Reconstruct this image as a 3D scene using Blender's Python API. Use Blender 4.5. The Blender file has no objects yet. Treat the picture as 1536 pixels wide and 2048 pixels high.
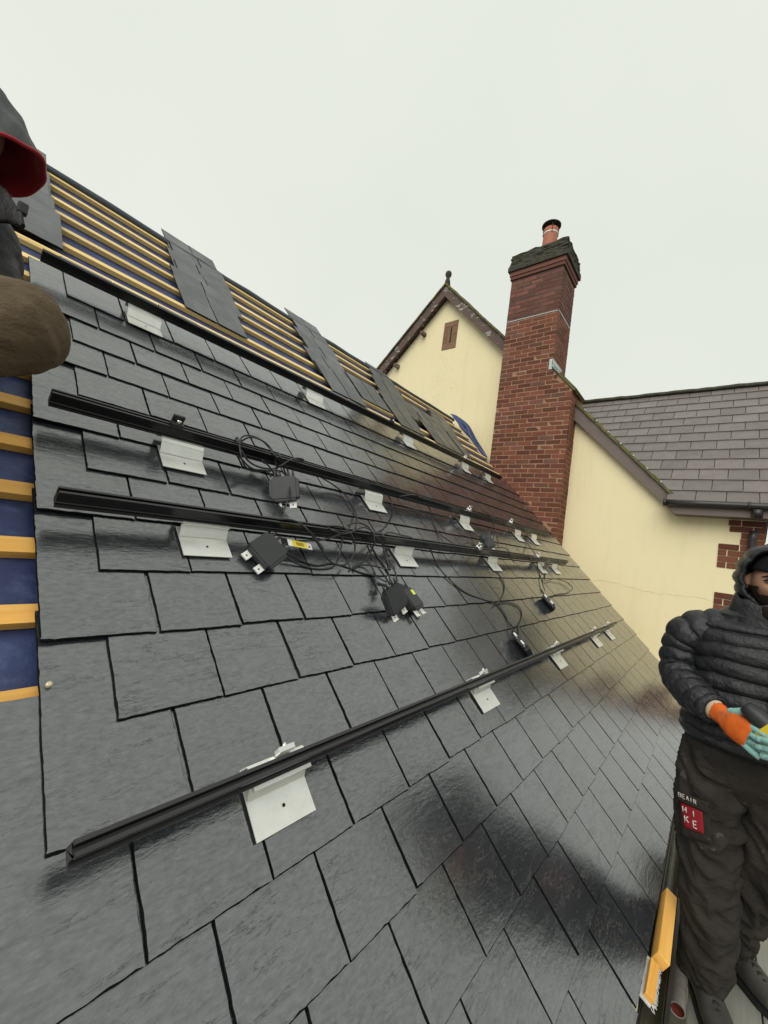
import bpy, bmesh, math, random
from mathutils import Vector as V, Matrix
random.seed(7)
R = math.radians
sc = bpy.context.scene
C = sc.collection
# ------------------------------------------------------------------ camera
BU = V((0.63115033, 0.13324501, 0.76413024))     # world x (along the eaves) in camera axes (right, down, forward)
BY = V((-0.76359069, -0.06637939, 0.64227956))   # world y (horizontal, up-slope side)
BZ = V((0.13630305, -0.9888577, 0.05984927))     # world z
FPX = 799.488
CZ = 4.90                                        # camera height above the ground
CAM = V((0, 0, CZ))
cam_d = bpy.data.cameras.new('camera'); cam = bpy.data.objects.new('camera', cam_d); C.objects.link(cam)
m = Matrix(((BU.x, -BU.y, -BU.z, 0), (BY.x, -BY.y, -BY.z, 0), (BZ.x, -BZ.y, -BZ.z, CZ), (0, 0, 0, 1)))
cam.matrix_world = m
cam_d.sensor_fit = 'HORIZONTAL'; cam_d.sensor_width = 36; cam_d.lens = FPX / 1536 * 36
cam_d.clip_start = 0.02; cam_d.clip_end = 2000
sc.camera = cam
# ------------------------------------------------------------------ sky, light, exposure (flat overcast)
w = bpy.data.worlds.new('World'); sc.world = w; w.use_nodes = True
nt = w.node_tree; nt.nodes.clear()
SUN_EL, SUN_AZ = R(40), R(195)                   # azimuth measured from +x towards +y: the light comes from behind the camera
o_ = nt.nodes.new('ShaderNodeOutputWorld'); bg = nt.nodes.new('ShaderNodeBackground')
sky = nt.nodes.new('ShaderNodeTexSky'); sky.sky_type = 'NISHITA'; sky.sun_disc = False
sky.sun_elevation = SUN_EL; sky.sun_rotation = math.pi / 2 - SUN_AZ; sky.dust_density = 4; sky.air_density = 1
bgs = nt.nodes.new('ShaderNodeBackground'); bgs.inputs['Strength'].default_value = 0.05
nt.links.new(sky.outputs[0], bgs.inputs['Color'])
tcw = nt.nodes.new('ShaderNodeTexCoord'); nz = nt.nodes.new('ShaderNodeTexNoise')
nz.inputs['Scale'].default_value = 1.3; nz.inputs['Detail'].default_value = 3
rmp = nt.nodes.new('ShaderNodeValToRGB')
rmp.color_ramp.elements[0].position = .3; rmp.color_ramp.elements[0].color = (.665, .695, .635, 1)
rmp.color_ramp.elements[1].position = .7; rmp.color_ramp.elements[1].color = (.715, .74, .675, 1)
nt.links.new(tcw.outputs['Generated'], nz.inputs['Vector']); nt.links.new(nz.outputs['Fac'], rmp.inputs[0])
sepw = nt.nodes.new('ShaderNodeSeparateXYZ'); nt.links.new(tcw.outputs['Generated'], sepw.inputs[0])
clw = nt.nodes.new('ShaderNodeClamp'); nt.links.new(sepw.outputs['Z'], clw.inputs[0])
pww = nt.nodes.new('ShaderNodeMath'); pww.operation = 'POWER'; pww.inputs[1].default_value = 2.5; nt.links.new(clw.outputs[0], pww.inputs[0])
maw = nt.nodes.new('ShaderNodeMath'); maw.operation = 'MULTIPLY_ADD'; maw.inputs[1].default_value = .05; maw.inputs[2].default_value = 1.02; nt.links.new(pww.outputs[0], maw.inputs[0])
nt.links.new(rmp.outputs[0], bg.inputs['Color']); nt.links.new(maw.outputs[0], bg.inputs['Strength'])   # overcast luminance rises towards the zenith
mixw = nt.nodes.new('ShaderNodeMixShader'); mixw.inputs[0].default_value = .93
nt.links.new(bgs.outputs[0], mixw.inputs[1]); nt.links.new(bg.outputs[0], mixw.inputs[2])
nt.links.new(mixw.outputs[0], o_.inputs[0])
sd = bpy.data.lights.new('sun', 'SUN'); sd.energy = 1.5; sd.angle = R(50); sd.color = (1, .97, .92)
sun = bpy.data.objects.new('sun', sd); C.objects.link(sun)
sdir = V((math.cos(SUN_EL) * math.cos(SUN_AZ), math.cos(SUN_EL) * math.sin(SUN_AZ), math.sin(SUN_EL)))
sun.rotation_euler = sdir.to_track_quat('Z', 'Y').to_euler(); sun.location = (-4, -4, 12)
sc.view_settings.view_transform = 'Standard'; sc.view_settings.look = 'None'
sc.view_settings.exposure = 0.25; sc.view_settings.gamma = 1.0
sc.view_settings.use_curve_mapping = False
sc.render.engine = 'CYCLES'
# ------------------------------------------------------------------ geometry of the place
T = 0.76153081; CT, ST = math.cos(T), math.sin(T)    # roof pitch 43.6 degrees
D = 1.02                                             # camera to roof plane
NU, NV, NN = V((1, 0, 0)), V((0, CT, ST)), V((0, -ST, CT))
def rp(u, v, h=0.0):
    return V((u, ST * D + CT * v - ST * h, CZ - CT * D + ST * v + CT * h))
RM = Matrix(((1, 0, 0, 0), (0, CT, -ST, 0), (0, ST, CT, 0), (0, 0, 0, 1)))
def ray(px, py):
    c = V((px - 768, py - 1024, FPX)); return V((BU.dot(c), BY.dot(c), BZ.dot(c)))
def pxroof(px, py, h=0.0):                            # pixel to roof coordinates u, v at height h over the slates
    d = ray(px, py); k = -(D - h) / (-ST * d.y + CT * d.z); P = d * k
    return P.x, CT * P.y + ST * P.z
def pr3(px, py, h=0.0):
    u, v = pxroof(px, py, h); return rp(u, v, h)
def pxx(px, py, X):                                   # pixel to the upright plane x = X
    d = ray(px, py); d = d * (X / d.x); return V((d.x, d.y, d.z + CZ))
def pxd(px, py, dep):
    d = ray(px, py) * (dep / FPX); return V((d.x, d.y, d.z + CZ))
# ------------------------------------------------------------------ helpers
WM = {}
class MB:
    def __init__(s): s.v = []; s.f = []; s.m = []; s.sm = []
    def add(s, vs, fs, mi=0, smooth=False):
        b = len(s.v); s.v += [V(p) for p in vs]
        for f in fs: s.f.append([b + i for i in f]); s.m.append(mi); s.sm.append(smooth)
        return b
    def box(s, lo, hi, M=None, mi=0):
        x0, y0, z0 = lo; x1, y1, z1 = hi
        vs = [V(p) for p in ((x0,y0,z0),(x1,y0,z0),(x1,y1,z0),(x0,y1,z0),(x0,y0,z1),(x1,y0,z1),(x1,y1,z1),(x0,y1,z1))]
        if M is not None: vs = [M @ p for p in vs]
        s.add(vs, [(0,3,2,1),(4,5,6,7),(0,1,5,4),(1,2,6,5),(2,3,7,6),(3,0,4,7)], mi)
    def bbox(s, lo, hi, b=.004, M=None, mi=0):           # box with chamfered edges
        bm = bmesh.new(); bmesh.ops.create_cube(bm, size=1)
        c = (V(lo) + V(hi)) / 2; d = V(hi) - V(lo)
        for q in bm.verts: q.co = V((q.co.x * d.x, q.co.y * d.y, q.co.z * d.z)) + c
        bmesh.ops.bevel(bm, geom=bm.edges[:], offset=b, segments=2, profile=.6, affect='EDGES')
        bm.verts.index_update()
        vs = [q.co.copy() for q in bm.verts]
        if M is not None: vs = [M @ p for p in vs]
        s.add(vs, [[q.index for q in f.verts] for f in bm.faces], mi); bm.free()
    def prism(s, poly, axis, a, b, M=None, mi=0):
        n = len(poly); vs = []
        for t in (a, b):
            for p in poly:
                q = {'x': (t, p[0], p[1]), 'y': (p[0], t, p[1]), 'z': (p[0], p[1], t)}[axis]
                vs.append(M @ V(q) if M is not None else V(q))
        fs = [list(range(n))[::-1], list(range(n, 2 * n))] + [(i, (i + 1) % n, n + (i + 1) % n, n + i) for i in range(n)]
        s.add(vs, fs, mi)
    def tube(s, pts, r, n=8, mi=0, cap=True, closed=False):
        pts = [V(p) for p in pts]; rs = r if isinstance(r, (list, tuple)) else [r] * len(pts)
        rings = []; up = None
        for i, p in enumerate(pts):
            t = (pts[min(i + 1, len(pts) - 1)] - pts[max(i - 1, 0)]).normalized()
            if up is None:
                up = V((0, 0, 1)) if abs(t.z) < .9 else V((1, 0, 0))
            a = t.cross(up);
            if a.length < 1e-5: a = t.orthogonal()
            a.normalize(); up = a.cross(t).normalized(); bb = up
            rings.append([p + (a * math.cos(2 * math.pi * k / n) + bb * math.sin(2 * math.pi * k / n)) * rs[i] for k in range(n)])
        s.rings(rings, mi, cap)
    def rings(s, rings, mi=0, cap=True, smooth=True):
        n = len(rings[0]); vs = [p for q in rings for p in q]; fs = []
        for i in range(len(rings) - 1):
            for k in range(n):
                fs.append((i * n + k, i * n + (k + 1) % n, (i + 1) * n + (k + 1) % n, (i + 1) * n + k))
        b = s.add(vs, fs, mi, smooth)
        if cap:
            s.f.append([b + k for k in range(n)][::-1]); s.m.append(mi); s.sm.append(False)
            e = b + (len(rings) - 1) * n; s.f.append([e + k for k in range(n)]); s.m.append(mi); s.sm.append(False)
    def mesh(s, name):
        me = bpy.data.meshes.new(name); me.from_pydata([tuple(p) for p in s.v], [], s.f); me.update()
        for p, i, sm in zip(me.polygons, s.m, s.sm): p.material_index = i; p.use_smooth = sm
        return me
def new(name, me, mats=None, parent=None, M=None, label=None, cat=None, group=None, kind=None):
    """one object; vertices of me are world coordinates unless M (world matrix) is given"""
    if isinstance(me, MB): me = me.mesh(name)
    if me is not None and mats is not None and not me.materials:
        for q in (mats if isinstance(mats, (list, tuple)) else [mats]): me.materials.append(q)
    o = bpy.data.objects.new(name, me); C.objects.link(o)
    W = M if M is not None else Matrix.Identity(4)
    WM[o] = W
    if parent is not None:
        o.parent = parent; o.matrix_local = WM[parent].inverted() @ W
    else: o.matrix_world = W
    if label: o['label'] = label
    if cat: o['category'] = cat
    if group: o['group'] = group
    if kind: o['kind'] = kind
    return o
def empty(name, loc, label, cat, group=None):
    o = new(name, None, None, None, Matrix.Translation(V(loc)), label, cat, group)
    o.empty_display_size = .1
    return o
def catmull(P, n=8):
    P = [V(p) for p in P]; Q = [P[0] * 2 - P[1]] + P + [P[-1] * 2 - P[-2]]; out = []
    for i in range(1, len(Q) - 2):
        a, b, c, d = Q[i - 1:i + 3]
        for k in range(n):
            t = k / n
            out.append(.5 * ((2 * b) + (c - a) * t + (2 * a - 5 * b + 4 * c - d) * t * t + (3 * b - a - 3 * c + d) * t ** 3))
    out.append(P[-1]); return out
def frame(z, x):
    z = V(z).normalized(); y = z.cross(V(x)).normalized(); x = y.cross(z)
    return Matrix((x, y, z)).transposed().to_4x4()
# ------------------------------------------------------------------ materials
def mat(name, base, rough=.6, spec=.5, metal=0.0, noise=None, bump=None, rvar=None, rand=0.0, coord='Object', coat=0.0, extra=None, sheen=0, ior=1.5, svar=None, terr=None, lines=None):
    """noise=(scale, amount, colour2[, stretch]); bump=(scale, strength, dist[, stretch]); rand: tone spread between objects"""
    mt = bpy.data.materials.new(name); mt.use_nodes = True; n = mt.node_tree; N = n.nodes; L = n.links
    b = N['Principled BSDF']; b.inputs['Roughness'].default_value = rough; b.inputs['Metallic'].default_value = metal
    b.inputs['Specular IOR Level'].default_value = spec; b.inputs['IOR'].default_value = ior; b.inputs['Coat Weight'].default_value = coat; b.inputs['Coat Roughness'].default_value = .12
    if sheen: b.inputs['Sheen Weight'].default_value = sheen
    tc = N.new('ShaderNodeTexCoord'); oi = N.new('ShaderNodeObjectInfo'); ge = N.new('ShaderNodeNewGeometry')
    ad = N.new('ShaderNodeMath'); ad.operation = 'ADD'
    L.new(oi.outputs['Random'], ad.inputs[0]); L.new(ge.outputs['Random Per Island'], ad.inputs[1])
    fr = N.new('ShaderNodeMath'); fr.operation = 'FRACT'; L.new(ad.outputs[0], fr.inputs[0])
    ofs = N.new('ShaderNodeVectorMath'); ofs.operation = 'SCALE'; ofs.inputs[0].default_value = (13.1, 7.7, 5.3)
    vadd = N.new('ShaderNodeVectorMath'); vadd.operation = 'ADD'
    L.new(fr.outputs[0], ofs.inputs['Scale']); L.new(tc.outputs[coord], vadd.inputs[0])
    if rand >= 0: L.new(ofs.outputs[0], vadd.inputs[1])
    vec = vadd.outputs[0]
    def nse(scale, stretch=None, detail=5, rg=.6):
        mp = N.new('ShaderNodeMapping'); mp.inputs['Scale'].default_value = stretch or (1, 1, 1); L.new(vec, mp.inputs[0])
        t = N.new('ShaderNodeTexNoise'); t.inputs['Scale'].default_value = scale; t.inputs['Detail'].default_value = detail; t.inputs['Roughness'].default_value = rg
        L.new(mp.outputs[0], t.inputs['Vector']); return t.outputs['Fac']
    def mixc(fac, a, c2, blend='MIX'):
        mx = N.new('ShaderNodeMix'); mx.data_type = 'RGBA'; mx.blend_type = blend
        for s_, i in ((fac, 0), (a, 6), (c2, 7)):
            if hasattr(s_, 'is_linked'): L.new(s_, mx.inputs[i])
            elif i == 0: mx.inputs[0].default_value = s_
            else: mx.inputs[i].default_value = (*s_, 1)
        return mx.outputs[2]
    def ramp(s_, a, bq):
        r_ = N.new('ShaderNodeMapRange'); r_.inputs[1].default_value = a; r_.inputs[2].default_value = bq; L.new(s_, r_.inputs[0]); return r_.outputs[0]
    col = None
    cs = N.new('ShaderNodeRGB'); cs.outputs[0].default_value = (*base, 1); col = cs.outputs[0]
    if noise:
        for nn in (noise if isinstance(noise, list) else [noise]):
            f = ramp(nse(nn[0], nn[3] if len(nn) > 3 else None), nn[4] if len(nn) > 4 else .35, nn[5] if len(nn) > 5 else .7)
            mu = N.new('ShaderNodeMath'); mu.operation = 'MULTIPLY'; L.new(f, mu.inputs[0]); mu.inputs[1].default_value = nn[1]
            col = mixc(mu.outputs[0], col, nn[2])
    if rand > 0:
        hv = N.new('ShaderNodeHueSaturation'); L.new(col, hv.inputs['Color'])
        mr = N.new('ShaderNodeMapRange'); mr.inputs[3].default_value = 1 - rand; mr.inputs[4].default_value = 1 + rand; L.new(fr.outputs[0], mr.inputs[0])
        L.new(mr.outputs[0], hv.inputs['Value']); col = hv.outputs[0]
    L.new(col, b.inputs['Base Color'])
    if rvar:
        f = nse(rvar[0], rvar[3] if len(rvar) > 3 else None, 4)
        mr = N.new('ShaderNodeMapRange'); mr.inputs[1].default_value = .35; mr.inputs[2].default_value = .65
        mr.inputs[3].default_value = rvar[1]; mr.inputs[4].default_value = rvar[2]; L.new(f, mr.inputs[0]); L.new(mr.outputs[0], b.inputs['Roughness'])
    if svar:
        f = nse(svar[0], svar[3], 6, .7)
        mr = N.new('ShaderNodeMapRange'); mr.inputs[1].default_value = .3; mr.inputs[2].default_value = .7
        mr.inputs[3].default_value = svar[1]; mr.inputs[4].default_value = svar[2]; L.new(f, mr.inputs[0]); sp = mr.outputs[0]
        if lines:                                       # hair-fine edges where the cleaved layers of the slate step
            for ls, ln_, off_ in ((lines[0], lines[1], 0), (lines[0] * 2.3, lines[1] * .7, 1)):
                mu = N.new('ShaderNodeMath'); mu.operation = 'MULTIPLY'; mu.inputs[1].default_value = ln_; L.new(nse(ls, lines[2], 8, .6), mu.inputs[0])
                fc = N.new('ShaderNodeMath'); fc.operation = 'FRACT'; L.new(mu.outputs[0], fc.inputs[0])
                m1 = N.new('ShaderNodeMapRange'); m1.inputs[1].default_value = 0; m1.inputs[2].default_value = .06; m1.inputs[3].default_value = .28; m1.inputs[4].default_value = 1; L.new(fc.outputs[0], m1.inputs[0])
                mk = ramp(nse(1.7 + off_, (1, 1, 1), 2), .45, .56)
                mx = N.new('ShaderNodeMix'); mx.data_type = 'FLOAT'; mx.inputs[2].default_value = 1; L.new(mk, mx.inputs[0]); L.new(m1.outputs[0], mx.inputs[3])
                pm = N.new('ShaderNodeMath'); pm.operation = 'MULTIPLY'; L.new(sp, pm.inputs[0]); L.new(mx.outputs[0], pm.inputs[1]); sp = pm.outputs[0]
        L.new(sp, b.inputs['Specular IOR Level'])
    prev = None
    if terr:
        for ts, tn, tstr, tdist, tstre in terr:
            mu = N.new('ShaderNodeMath'); mu.operation = 'MULTIPLY'; mu.inputs[1].default_value = tn; L.new(nse(ts, tstre, 7, .62), mu.inputs[0])
            fl_ = N.new('ShaderNodeMath'); fl_.operation = 'FLOOR'; L.new(mu.outputs[0], fl_.inputs[0])
            bp = N.new('ShaderNodeBump'); bp.inputs['Strength'].default_value = tstr; bp.inputs['Distance'].default_value = tdist; L.new(fl_.outputs[0], bp.inputs['Height'])
            if prev: L.new(prev, bp.inputs['Normal'])
            prev = bp.outputs[0]
    if bump:
        for bb in (bump if isinstance(bump, list) else [bump]):
            bp = N.new('ShaderNodeBump'); bp.inputs['Strength'].default_value = bb[1]; bp.inputs['Distance'].default_value = bb[2]
            L.new(nse(bb[0], bb[3] if len(bb) > 3 else None, 6, .65), bp.inputs['Height'])
            if prev: L.new(prev, bp.inputs['Normal'])
            prev = bp.outputs[0]
        L.new(prev, b.inputs['Normal'])
    return mt
M_ = {}
M_['slate'] = mat('wet_slate', (.030, .034, .038), .2, .5, ior=2.4, coat=.30, svar=(95, .36, .62, (.5, 1.2, 1)), lines=(3.4, 7, (.38, 1.9, 1)), terr=[(4.2, 8, .55, .0022, (.55, 1.5, 1)), (11, 5, .35, .0012, (.5, 1.4, 1))],
    noise=[(3.0, .6, (.024, .026, .028), (1, 1, 1)), (55, .3, (.070, .075, .075), (.25, 1, 1), .5, .8), (2.2, .45, (.080, .085, .085), (1, 1, 1), .62, .8), (150, .5, (.14, .15, .145), (1, 1, 1), .70, .76)],
    bump=[(5, .15, .010, (.35, 1.6, 1)), (26, .36, .004, (.4, 1.3, 1)), (120, .36, .0014, (.6, 1, 1))], rvar=(4, .05, .16, (1, .7, 1)), rand=.16)
M_['slate_loose'] = mat('loose_slate', (.060, .064, .066), .42, .5, ior=1.75, svar=(80, .42, .60, (.4, 1.2, 1)), lines=(3.4, 6, (.5, 1.5, 1)), noise=[(3.0, .6, (.040, .042, .045), (1, 1, 1)), (55, .3, (.09, .095, .095), (.25, 1, 1), .5, .8)], bump=[(5, .3, .010, (.35, 1.6, 1)), (30, .4, .0035, (.35, 1.4, 1))], rvar=(4, .34, .55), rand=.12)
M_['slate_edge'] = mat('slate_edge', (.006, .0065, .007), .75, .08, bump=(120, .6, .003), rand=.1)
M_['tile'] = mat('fibre_slate', (.155, .133, .122), .45, .5, noise=[(6, .6, (.21, .185, .17)), (40, .35, (.095, .083, .078)), (120, .5, (.30, .29, .26), None, .68, .74)], bump=(60, .25, .002), rvar=(8, .3, .5), rand=.14)
M_['felt'] = mat('blue_underlay', (.036, .055, .155), .45, .4, noise=[(7, .7, (.010, .014, .045)), (16, .6, (.095, .125, .27), (1, 2, 1), .5, .75)], bump=[(5, .4, .02), (300, .3, .001)], rand=-1)
M_['felt_dark'] = mat('grey_underlay', (.035, .045, .06), .5, .4, noise=(9, .5, (.06, .075, .10)), bump=(12, .4, .01), rand=-1)
M_['batten'] = mat('treated_batten', (.82, .43, .085), .55, .35, noise=[(9, .7, (.62, .27, .04), (.12, 2.5, 2.5)), (40, .35, (.86, .60, .25), (.08, 2, 2)), (3, .7, (.30, .13, .035), (1, 2, 2), .62, .72)], bump=(70, .25, .002, (.08, 1, 1)), rand=.14)
M_['batten_pale'] = mat('pale_batten', (.86, .63, .27), .6, .3, noise=[(9, .5, (.74, .47, .15), (.12, 2.5, 2.5)), (40, .3, (.78, .62, .34), (.08, 2, 2))], bump=(70, .25, .002, (.08, 1, 1)), rand=.15)
M_['render'] = mat('cream_render', (.88, .775, .495), .85, .15, noise=[(2.2, .35, (.82, .71, .44), None, .45, .75), (14, .16, (.70, .60, .40), (1, 1, .5), .55, .75), (3.2, .22, (.66, .57, .40), (2.5, 2.5, .35), .52, .72)], bump=[(160, .3, .003), (9, .1, .01)], rand=-1)
M_['render_spot'] = mat('mould_spots', (.36, .32, .20), .9, .1)
M_['brick'] = mat('red_brick', (.165, .050, .031), .8, .25, noise=[(18, .6, (.10, .036, .026)), (60, .35, (.24, .10, .06)), (4, .5, (.085, .06, .035), None, .45, .7)], bump=(90, .5, .004), rand=.33)
M_['brick_mix'] = mat('weathered_brick', (.17, .065, .045), .75, .3, noise=[(18, .5, (.12, .05, .04)), (5, .5, (.09, .075, .055), None, .45, .7)], bump=(90, .5, .004), rand=.33)
M_['mortar'] = mat('mortar', (.36, .22, .135), .9, .1, noise=[(12, .6, (.19, .11, .07)), (60, .3, (.48, .34, .23))], bump=(150, .5, .003), rand=-1)
M_['mortar_dark'] = mat('dark_mortar', (.09, .06, .05), .9, .1, noise=(20, .5, (.14, .10, .08)), bump=(150, .5, .003), rand=-1)
M_['lichen'] = mat('lichen_mortar', (.075, .073, .062), .95, .1, noise=[(14, .7, (.13, .125, .09)), (45, .6, (.035, .037, .026)), (9, .4, (.085, .09, .045), None, .55, .7)], bump=[(22, .9, .03), (90, .8, .01)], rand=-1)
M_['moss'] = mat('mossy_verge', (.13, .135, .045), .95, .1, noise=[(20, .7, (.26, .22, .06)), (50, .6, (.08, .07, .04)), (7, .6, (.09, .085, .08), None, .45, .6)], bump=(40, .9, .02), rand=-1)
M_['barge'] = mat('brown_bargeboard', (.15, .115, .10), .55, .4, noise=[(8, .4, (.19, .155, .14), (1, .3, 1))], bump=(60, .2, .002), rand=-1)
M_['barge_old'] = mat('flaking_bargeboard', (.13, .09, .075), .7, .3, noise=[(9, .5, (.09, .06, .05)), (16, 1, (.46, .41, .38), (1, .45, 1.3), .59, .64)], bump=(60, .5, .004), rand=-1)
M_['pot'] = mat('terracotta', (.42, .15, .09), .6, .4, noise=(12, .4, (.34, .11, .07)), rand=-1)
M_['stone'] = mat('brown_stone', (.24, .14, .085), .85, .2, noise=[(14, .5, (.32, .20, .13)), (40, .4, (.15, .09, .06))], bump=(80, .4, .003), rand=.12)
M_['lead'] = mat('lead_flashing', (.42, .50, .48), .45, .5, noise=(10, .5, (.60, .66, .63)), bump=(20, .2, .01), rand=-1)
M_['alu'] = mat('aluminium', (.80, .80, .76), .38, .5, .55, noise=[(30, .3, (.62, .62, .58)), (140, .8, (.22, .22, .2), None, .68, .72)], rvar=(12, .3, .48), rand=.05)
M_['steel'] = mat('bright_steel', (.75, .75, .73), .25, .5, 1.0, rand=-1)
M_['rail'] = mat('black_anodised_rail', (.006, .006, .0065), .28, .4, 0, noise=(30, .3, (.010, .010, .011)), rvar=(40, .2, .4, (.1, 1, 1)), rand=-1)
M_['rail_face'] = mat('rail_top_face', (.024, .023, .024), .35, .5, 0, rvar=(40, .28, .45, (.1, 1, 1)), rand=-1)
M_['plastic'] = mat('black_plastic', (.022, .023, .025), .45, .45, bump=(200, .15, .001), rand=-1)
M_['box'] = mat('charcoal_housing', (.032, .034, .036), .5, .4, noise=(20, .4, (.045, .047, .049)), bump=(260, .3, .001), rand=.06)
M_['cable'] = mat('black_cable', (.016, .016, .017), .35, .5, rand=-1)
M_['white'] = mat('white_metal', (.82, .82, .78), .4, .4, noise=(60, .2, (.6, .6, .57)), rand=-1)
M_['yellow'] = mat('yellow_label', (.80, .60, .05), .5, .4, rand=-1)
M_['lime'] = mat('lime_label', (.72, .80, .10), .5, .4, rand=-1)
M_['black'] = mat('matt_black', (.012, .012, .012), .6, .3, rand=-1)
M_['gutter'] = mat('black_gutter', (.020, .019, .018), .35, .5, noise=(12, .5, (.035, .03, .024)), rand=-1)
M_['sludge'] = mat('gutter_silt', (.055, .048, .03), .35, .5, noise=(20, .5, (.03, .027, .018)), bump=(40, .5, .005), rand=-1)
M_['board'] = mat('wet_scaffold_board', (.25, .25, .22), .42, .5, noise=[(6, .5, (.17, .16, .13), (.12, 2, 1)), (30, .4, (.34, .33, .30), (.1, 2, 1)), (3, .5, (.30, .20, .12), None, .55, .75)], bump=(30, .5, .006, (.12, 1.5, 1)), rvar=(6, .25, .5), rand=.1)
M_['tube'] = mat('galvanised_tube', (.24, .22, .20), .5, .5, .3, noise=[(14, .6, (.13, .09, .07)), (50, .4, (.33, .32, .3))], rand=-1)
M_['rust'] = mat('red_oxide', (.14, .025, .018), .8, .2, noise=(30, .5, (.08, .02, .015)), rand=-1)
M_['fringe'] = mat('frayed_mesh', (.72, .72, .70), .8, .2, noise=(40, .5, (.5, .5, .48)), bump=(200, .8, .004), rand=-1)
M_['puffer'] = mat('black_puffer', (.010, .011, .013), .34, .5, noise=(9, .5, (.022, .023, .026)), bump=[(34, .7, .012), (120, .4, .003)], rand=-1, sheen=.0)
M_['jacket'] = mat('black_waterproof', (.010, .010, .011), .5, .22, noise=(14, .5, (.016, .016, .018)), bump=[(10, .6, .03), (60, .3, .003)], rand=-1)
M_['hood_grey'] = mat('grey_softshell', (.070, .073, .076), .7, .3, noise=[(14, .6, (.11, .115, .12)), (60, .4, (.045, .047, .05))], bump=[(12, .6, .012, (1, 1, .4)), (200, .4, .001)], rand=-1)
M_['red_lining'] = mat('red_lining', (.36, .012, .022), .8, .2, noise=(12, .4, (.24, .008, .015)), bump=(40, .3, .003), rand=-1, sheen=.2)
M_['trouser_dark'] = mat('dark_work_trousers', (.028, .024, .021), .85, .2, noise=[(7, .5, (.050, .043, .036)), (30, .4, (.022, .020, .018)), (8, .7, (.16, .15, .135), None, .66, .72), (5, .35, (.060, .050, .040), None, .55, .68)], bump=[(7, .8, .03, (1, 1, 1.7)), (240, .3, .001)], rand=-1)
M_['trouser_tan'] = mat('brown_trousers', (.118, .084, .051), .85, .2, noise=[(6, .5, (.088, .062, .038)), (40, .3, (.11, .08, .05))], bump=[(8, .7, .03, (1, 1, 1.5)), (300, .4, .001)], rand=-1)
M_['skin'] = mat('skin', (.42, .24, .16), .5, .4, noise=(14, .4, (.36, .18, .115)), bump=(120, .2, .001), rand=-1)
M_['beard'] = mat('dark_beard', (.018, .012, .009), .8, .2, noise=(60, .6, (.05, .032, .022)), bump=(140, 1, .006, (1, 1, .3)), rand=-1)
M_['beanie'] = mat('black_knit', (.010, .010, .011), .9, .15, bump=(120, .5, .003, (1, 1, .2)), rand=-1)
M_['eye'] = mat('eye', (.10, .07, .055), .2, .5, rand=-1)
M_['orange'] = mat('orange_glove', (.72, .145, .022), .85, .2, noise=[(30, .6, (.50, .085, .012)), (14, .8, (.16, .10, .06), None, .54, .66)], bump=[(60, .4, .004), (300, .4, .001)], rand=-1)
M_['teal'] = mat('teal_latex', (.22, .46, .42), .6, .35, noise=[(30, .5, (.34, .56, .50)), (22, .8, (.07, .12, .12), None, .50, .64)], bump=(90, .7, .004), rand=-1)
M_['cuff'] = mat('glove_cuff', (.50, .42, .30), .85, .2, rand=-1)
M_['boot'] = mat('worn_boot', (.030, .028, .024), .6, .35, noise=[(10, .6, (.085, .082, .072)), (40, .4, (.025, .024, .022))], bump=(40, .5, .005), rand=-1)
M_['sole'] = mat('rubber_sole', (.016, .016, .016), .7, .3, rand=-1)
M_['red_patch'] = mat('red_patch', (.26, .012, .02), .7, .3, rand=-1)
M_['print'] = mat('pale_print', (.62, .56, .52), .7, .3, rand=-1)
M_['ground'] = mat('wet_ground', (.10, .10, .09), .6, .4, noise=(.8, .5, (.06, .07, .04)), bump=(6, .5, .03), rand=-1)
M_['nail'] = mat('copper_nail', (.62, .55, .38), .4, .5, .3, rand=-1)
# ------------------------------------------------------------------ ground
mb = MB(); mb.add([(-600, -600, 0), (600, -600, 0), (600, 600, 0), (-600, 600, 0)], [(0, 1, 2, 3)])
new('ground', mb, M_['ground'], kind='structure')
# ------------------------------------------------------------------ the slated house
EAVE, GAUGE, SW, RIDGE = -.842, .2027, .2482, 4.53
def edge_u(v): return 5.80 + .14 * v
house = empty('slated_house', (2.5, 1.5, 0), 'house with wet dark slate roof, part stripped to timber battens and blue underlay', 'house')
mb = MB()                                              # walls below the roof
ya, za = rp(0, EAVE)[1:]; yr, zr = rp(0, RIDGE)[1:]
ye = 2 * yr - ya
mb.prism([(ya + .22, 0), (ye - .22, 0), (ye - .22, za), (yr, zr - .35), (ya + .22, za)], 'x', -3.4, 5.55)
new('wall', mb, M_['render'], house)
mb = MB()                                              # underlay on both slopes
def sheet(mb, us, vs, h, th, mi=0):
    for v0, v1 in zip(vs[:-1], vs[1:]):
        a0, a1 = us(v0), us(v1)
        P = [rp(a0[0], v0, h), rp(a0[1], v0, h), rp(a1[1], v1, h), rp(a1[0], v1, h)]
        Q = [p - NN * th for p in P]
        mb.add(P + Q, [(0,1,2,3),(7,6,5,4),(0,4,5,1),(1,5,6,2),(2,6,7,3),(3,7,4,0)], mi)
sheet(mb, lambda v: (-3.5, edge_u(v) - .02 if v < 3 else 6.28), [EAVE + .01, 0, 1, 2, 3, RIDGE], -.046, .02)
P = [V((-3.5, yr, zr - .04)), V((6.25, yr, zr - .04)), V((6.25, ye, za)), V((-3.5, ye, za))]
mb.add(P + [p - V((0, 0, .03)) for p in P], [(3,2,1,0),(4,5,6,7),(0,1,5,4),(1,2,6,5),(2,3,7,6),(3,0,4,7)])
roof = new('roof', mb, M_['felt'], house, RM.copy() @ Matrix.Identity(4)) if False else new('roof', mb, M_['felt'], house)
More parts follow.
